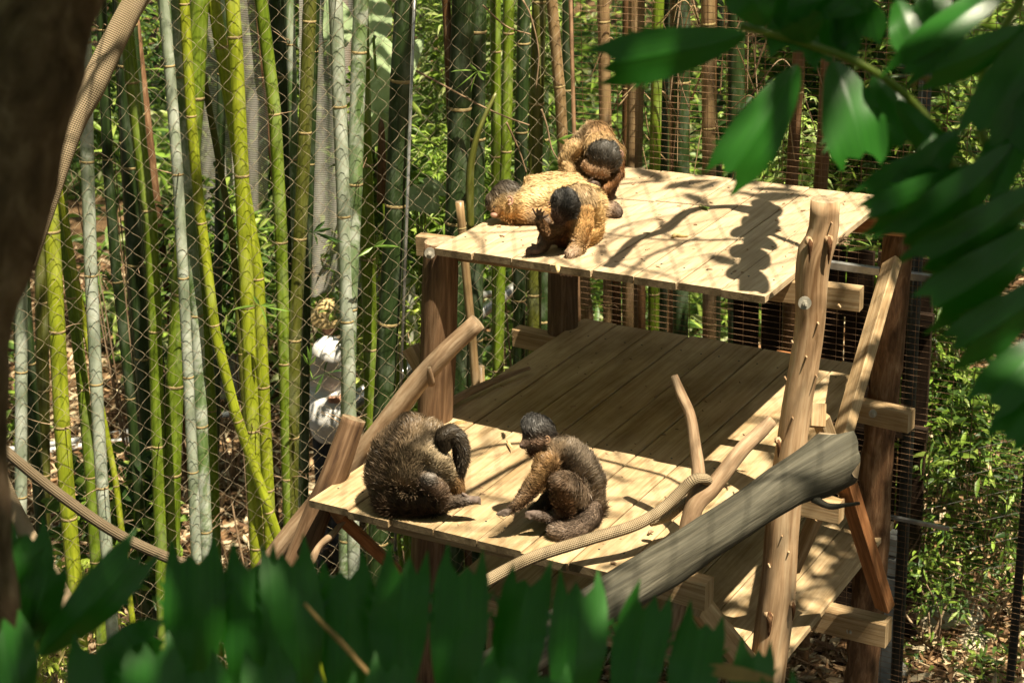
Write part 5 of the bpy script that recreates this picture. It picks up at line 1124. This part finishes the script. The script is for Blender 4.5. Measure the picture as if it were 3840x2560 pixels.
for i, (b, tp, w_, d_) in enumerate(rowB): leaflet(f2, S(*b), S(*tp), w_*K, d_, d_-.03, roll=rnd.uniform(-.35, .35), seed=20+i)
rachis(f2, [(-40, 1730), (500, 1770), (1300, 1780)], 1.82, .006)
f3 = thing('spiny_frond', 'dark frond slanting up to the right in the lower left corner', 'cycad frond', at(*S(60, 1560), 1.9))
for i, (b, tp, w_, d_) in enumerate([((90, 1505), (335, 1268), 96, 1.9), ((230, 1500), (375, 1468), 90, 1.92), ((60, 1500), (120, 1290), 80, 1.95), ((-20, 1420), (60, 1250), 70, 2.0), ((100, 1480), (30, 1400), 70, 1.95)]): leaflet(f3, S(*b), S(*tp), w_*K, d_, d_-.02, roll=rnd.uniform(-.3, .3), seed=40+i)
rachis(f3, [(60, 1620), (75, 1500), (90, 1400)], 1.95, .006)
tube_obj('dry_stalk', [at(*S(x, y), 1.95) for x, y in ((700, 1385), (735, 1425), (775, 1465), (820, 1515), (885, 1590))], [.0018, .0022, .0032, .0026, .0024], [M_fgdry]*2, label='dry tan stalk lying across the bottom row of spiny leaves', cat='stalk', n=30, seg=8, rough=.15, freq=20)
mbd = MB(); leaflet(None, S(1780, 1560), S(1630, 1535), 28*K, 1.95, 1.95, seed=77, name='withered_leaf', m=M_fgdry); o = bpy.data.objects['withered_leaf']; o['label'] = 'withered tan leaf among the green leaflets at the bottom right'; o['category'] = 'leaf'
# upper right fronds
f4 = thing('spiny_frond', 'blurred spiny frond hanging from the top right corner over the platform', 'cycad frond', at(*S(1900, 100), 2.1))
up4 = [((1715, 80), (1365, 158), 118, 2.1), ((1835, 150), (1665, 430), 128, 2.1), ((1915, 140), (1998, 388), 150, 2.1), ((2010, 170), (2090, 350), 110, 2.15), ((1760, 60), (1700, -60), 120, 2.1), ((1800, 70), (1835, -90), 150, 2.12), ((1860, 100), (1830, 40), 100, 2.1), ((1830, 0), (1815, 130), 120, 2.14), ((1900, 0), (1915, 150), 130, 2.16), ((1960, -20), (1975, 110), 130, 2.14), ((1870, 30), (1990, -60), 130, 2.12)]
for i, (b, tp, w_, d_) in enumerate(up4): leaflet(f4, S(*b), S(*tp), w_*K, d_, d_-.03, roll=rnd.uniform(-.35, .35), seed=60+i, wide=1.02, bend=.12)
rachis(f4, [(1700, 60), (1850, 100), (2000, 160), (2120, 260), (2200, 400)], 2.12, .005)
f5 = thing('spiny_frond', 'dense dark spiny frond filling the right edge of the view', 'cycad frond', at(*S(2200, 400), 1.95))
up5 = [((2060, 230), (2180, 385), 100, 2.1), ((2330, -40), (2040, 160), 120, 1.95), ((2360, 60), (2120, 190), 110, 1.95), ((2400, 40), (2250, 330), 150, 1.95), ((2300, 160), (2380, 330), 130, 1.95), ((2060, 0), (2110, 120), 110, 2.05), ((2150, -60), (2140, 90), 110, 2.05),
       ((2200, 300), (2060, 470), 110, 2.0), ((2260, 380), (1985, 520), 120, 1.97), ((2330, 330), (2060, 590), 150, 1.95), ((2400, 420), (2110, 640), 150, 1.93), ((2400, 520), (2130, 740), 160, 1.92), ((2420, 640), (2190, 830), 150, 1.9), ((2440, 760), (2250, 930), 140, 1.9), ((2440, 860), (2290, 1010), 120, 1.9), ((2230, 430), (2080, 420), 90, 2.0), ((2180, 340), (1975, 450), 90, 2.02), ((2390, 200), (2240, 470), 120, 1.97), ((2140, 300), (2130, 470), 90, 2.03), ((2300, 480), (2200, 620), 120, 1.95)]
for i, (b, tp, w_, d_) in enumerate(up5): leaflet(f5, S(*b), S(*tp), w_*K, d_, d_-.03, roll=rnd.uniform(-.6, .6), seed=80+i, wide=.86, bend=.15)
rachis(f5, [(2380, -60), (2250, 200), (2300, 450), (2420, 700), (2480, 1000)], 2.03, .005)
tube_obj('dry_stalk', [at(*S(x, y), 2.0) for x, y in ((2092, 196), (2120, 160), (2152, 118))], [.0045, .004, .003], [M_fgdry]*2, label='short tan twig between the dark leaves at the top right', cat='twig', n=10, seg=8)
tube_obj('dry_stalk', [at(*S(x, y), 2.0) for x, y in ((2100, 176), (2140, 184), (2182, 196))], [.0035, .003, .0025], [M_fgdry]*2, label='second tan twig crossing the first at the top right', cat='twig', n=10, seg=8)
tube_obj('dry_stalk', [at(*S(x, y), 1.9) for x, y in ((2330, 750), (2345, 700), (2365, 640))], [.004, .004, .003], [M_fgdry]*2, label='tan twig at the right edge below the dense dark frond', cat='twig', n=10, seg=8)

# ================================================================== OVERHEAD (out of view, casts the dapples seen on the decks)
def cast(px, py, z, t):
    P = onz(px, py, z) if z is not None else None; return P+SUN/SUN[2]*t
def sh_tube(name, pts, z, t, r, label, m=M_branch, leafy=0):
    P = [cast(x, y, z, t) for x, y in pts]; return tube_obj(name, P, [r]*len(P), [m, M_endgrain], None, n=40, seg=8, rough=.15, freq=12, label=label, cat='branch')
B = lambda x, y: (2300+x/2.138, 600+y/2.138)
TH = 1.25
sh_tube('overhanging_branch', [B(-40, 860), B(60, 760), B(180, 640), B(300, 600), B(420, 560), B(540, 450), B(640, 400), B(800, 380), B(1000, 375), B(1150, 400)], 0, TH, .022, 'bent branch overhanging the top deck above the view')
sh_tube('overhanging_branch', [B(1150, 550), B(1280, 600), B(1400, 650), B(1520, 700)], 0, TH, .012, 'side twig of the frond overhanging the top deck')
sh_tube('overhanging_cable', [B(-700, 290), B(0, 310), B(300, 330), B(680, 362), B(1100, 392)], 0, TH+.3, .0045, 'thin cable stretched over the top deck', M_darksteel)
of = thing('overhanging_frond', 'scalloped frond hanging above the top deck just out of view', 'cycad frond', cast(*B(1120, 700), 0, TH))
def leaf_disc(P, ax, s, L, W, parent, name='leaflet'):
    V = [P]; k = 14; V = []; 
    for i in range(k): a = 2*math.pi*i/k; V.append(P+ax*(L*.5+L*.5*math.cos(a))+s*W*math.sin(a)*.5)
    V2 = [v+np.array([0, 0, .0015]) for v in V]; mb = MB(); mb.add(V+V2, [tuple(range(k))[::-1], tuple(range(k, 2*k))]+[(i, (i+1) % k, k+(i+1) % k, k+i) for i in range(k)]); mb.build(name, M_fg, parent)
spine = [B(1190, 340), B(1140, 500), B(1110, 700), B(1090, 900), B(1085, 1050)]
sp3 = [cast(*p, 0, TH) for p in spine]; Pp, _ = smooth_path(sp3, [.01]*5, 30); mb = MB(); tube(mb, Pp, [.032]*30, raw=True, seg=8); mb.build('stalk', [BM['green']]*2, of, smooth=True)
right_l = [((1110, 420), (1350, 440), 60), ((1110, 560), (1280, 600), 52), ((1110, 660), (1280, 640), 60), ((1100, 800), (1265, 800), 62), ((1090, 980), (1250, 975), 66), ((1100, 480), (1330, 470), 60), ((1120, 380), (1300, 360), 50)]
left_l = [((1120, 380), (1010, 420), 45), ((1110, 580), (945, 565), 42), ((1100, 730), (925, 725), 42), ((1095, 900), (900, 890), 44), ((1100, 500), (1020, 500), 40)]
for (a_, b_, w_) in right_l+left_l:
    P, Q = cast(*B(*a_), 0, TH), cast(*B(*b_), 0, TH); ax = nrm(Q-P); s = nrm(np.cross(ax, (0, 0, 1))); leaf_disc(P, ax, s, np.linalg.norm(Q-P), w_*.0034, of)
# twigs above the middle deck
Cc = lambda x, y: (1000+x/1.96, 1150+y/1.96)
Dd = lambda x, y: (2100+x/1.96, 1100+y/1.96)
sh_tube('overhanging_branch', [Cc(1400, 1100), Cc(1600, 1030), Cc(1850, 1000), Cc(2050, 1010)], ZM, 1.9, .010, 'twig high above the middle deck')
sh_tube('overhanging_branch', [Cc(1350, 1440), Cc(1560, 1320), Cc(1750, 1210), Cc(1950, 1100)], ZM, 1.9, .012, 'slanting branch high above the middle deck')
sh_tube('overhanging_cable', [Dd(150, 1180), Dd(400, 1240), Dd(760, 1330), Dd(900, 1400)], ZM, 1.75, .008, 'rope stretched high above the front of the platform', M_rope)
# unseen canopy, its density and gaps shaped to place sun and shade
n = 170000
cx = -11+16.5*rng.random(n); cy = -5.5+22*rng.random(n); cz = 3.0+2.2*rng.random(n)
uu = cx-.42*cz; vv = cy+.13*cz      # where its shade falls, at deck height
q = np.c_[uu, vv, np.zeros(n)]
f = fbm(q, .95, 7)*.6+vnoise(q, 3.2, 3)*.4
dens = sstep(.475, .53, f)                      # clumps and gaps
deck_ = (uu > -.55) & (uu < 1.75) & (vv > -1.15) & (vv < 1.25)
edge = sstep(.72, 1.05, vv)*(uu > 0)*.25
front = sstep(-1.3, -1.9, vv)
holes = np.ones(n)  # gaps opened in the leaves so sun reaches chosen spots
for (T, rr_) in [(vp(1240, 1350, 9.3), 1.1), (vp(1425, 300, dn(1420)+.9), .5), (vp(1600, 740, dn(1600)+1.8), .9), (vp(3600, 1480, d_weld(3500)+1), .8), (vp(3600, 1950, d_weld(3500)+.9), .6), (vp(3500, 1200, d_weld(3500)+1), .5), (vp(1620, 400, dn(1620)+2.5), .6), (vp(1540, 1420, dn(1540)+1.5), .8), (vp(1440, 1050, dn(1440)+2.3), .5), (vp(230, 1600, dn(230)+.1), .35), (vp(910, 900, dn(910)+.1), .35), (vp(930, 1700, dn(930)+.1), .35), (vp(1030, 500, dn(1030)+.2), .3), (vp(720, 500, dn(720)+.2), .3), (vp(650, 1700, dn(650)+.2), .3), (vp(500, 1050, 11), .8), (vp(380, 900, 12), .8), (vp(1850, 150, dn(1850)+2.2), .5), (at(400, 1980, 4.4), .5), (at(320, 380, 4.2), .35), (vp(1530, 1080, dn(1530)+1.9), .5), (vp(1820, 1380, dn(1800)+1.4), .6), (vp(1520, 1250, dn(1530)+2), .5), (at(*S(1745, 300), 2.1), .10), (at(*S(2010, 260), 2.1), .10), (at(*S(2290, 70), 1.95), .09), (at(*S(1600, 110), 2.1), .08), (at(*S(500, 1500), 1.8), .12), (at(1240, 1650, 9.4), .9), (vp(1310, 1000, dn(1300)+.1), .3), (vp(1300, 1500, dn(1300)+.1), .3)]:
    hu, hv = T[0]-.42*T[2], T[1]+.13*T[2]; holes *= sstep(rr_*.6, rr_, np.hypot(uu-hu, vv-hv))
dens = dens*(1-.45*sstep(4.0, 6.5, vv))
pr = np.where(deck_, .006+edge*sstep(.45, .6, vnoise(q, 5, 2)), np.clip(dens*.95+front*.75, 0, 1))
pr = pr*holes; sh2 = ((uu > 1.38) & (vv > .10) & (vv < 1.3)) | ((uu > 1.25) & (vv > .8) & (vv < 1.4)); pr = np.where(sh2, .6+.35*(vnoise(q, 4, 5) > .5), pr)  # extra leaves put in to shade the lowest deck and rear post
keep = rng.random(n) < pr; pos = np.c_[cx, cy, cz][keep]; k = len(pos)
V, F, C = leaf_cloud(pos, rand_dirs(k, -.05), .16+.12*rng.random(k), .05+.04*rng.random(k), mixcols(k, G2+G1), .2)
arr_mesh('shade_canopy', V, F, M_leaf, cols=C, kind='stuff', label='leafy tree canopy out of view, shaped to place light on the grove and the enclosure', cat='canopy')
# unseen leaf ring added to keep the open sky off the shade
n2 = 60000; cx = -20+36*rng.random(n2); cy = -16+44*rng.random(n2); cz = 2.6+3.4*rng.random(n2); uu = cx-.42*cz; vv = cy+.13*cz
keep = ~((uu > -9) & (uu < 3.0) & (vv > -4.2) & (vv < 17)) & (fbm(np.c_[cx, cy, cz], .6, 12) > .40); pos = np.c_[cx, cy, cz][keep]; k = len(pos)
V, F, C = leaf_cloud(pos, rand_dirs(k, -.05), .35+.25*rng.random(k), .14+.10*rng.random(k), mixcols(k, G2+G1), .2)
arr_mesh('sky_block_leaves', V, F, M_leaf, cols=C, kind='stuff', label='unseen leaf ring added round the enclosure to block sky light', cat='canopy')
# sparse twigs over the decks for soft broken shade
for i in range(54):
    u0, v0 = rnd.uniform(-.5, 1.6), rnd.uniform(-1.0, 1.2); a_ = rnd.uniform(0, 6.28); L = rnd.uniform(.3, .7); t_ = rnd.uniform(2.4, 4.6)
    P0 = np.array([u0, v0, -.2])+SUN/SUN[2]*t_; pts = [P0]
    for s_ in range(3): a_ += rnd.uniform(-.6, .6); pts.append(pts[-1]+np.array([math.cos(a_), math.sin(a_), rnd.uniform(-.1, .1)])*L/3)
    tube_obj('overhanging_twig', pts, [.011, .009, .007, .004], [M_branch, M_endgrain], None, n=12, seg=5, label='thin bare twig high over the platform', cat='twig', group='thin twigs over the platform')
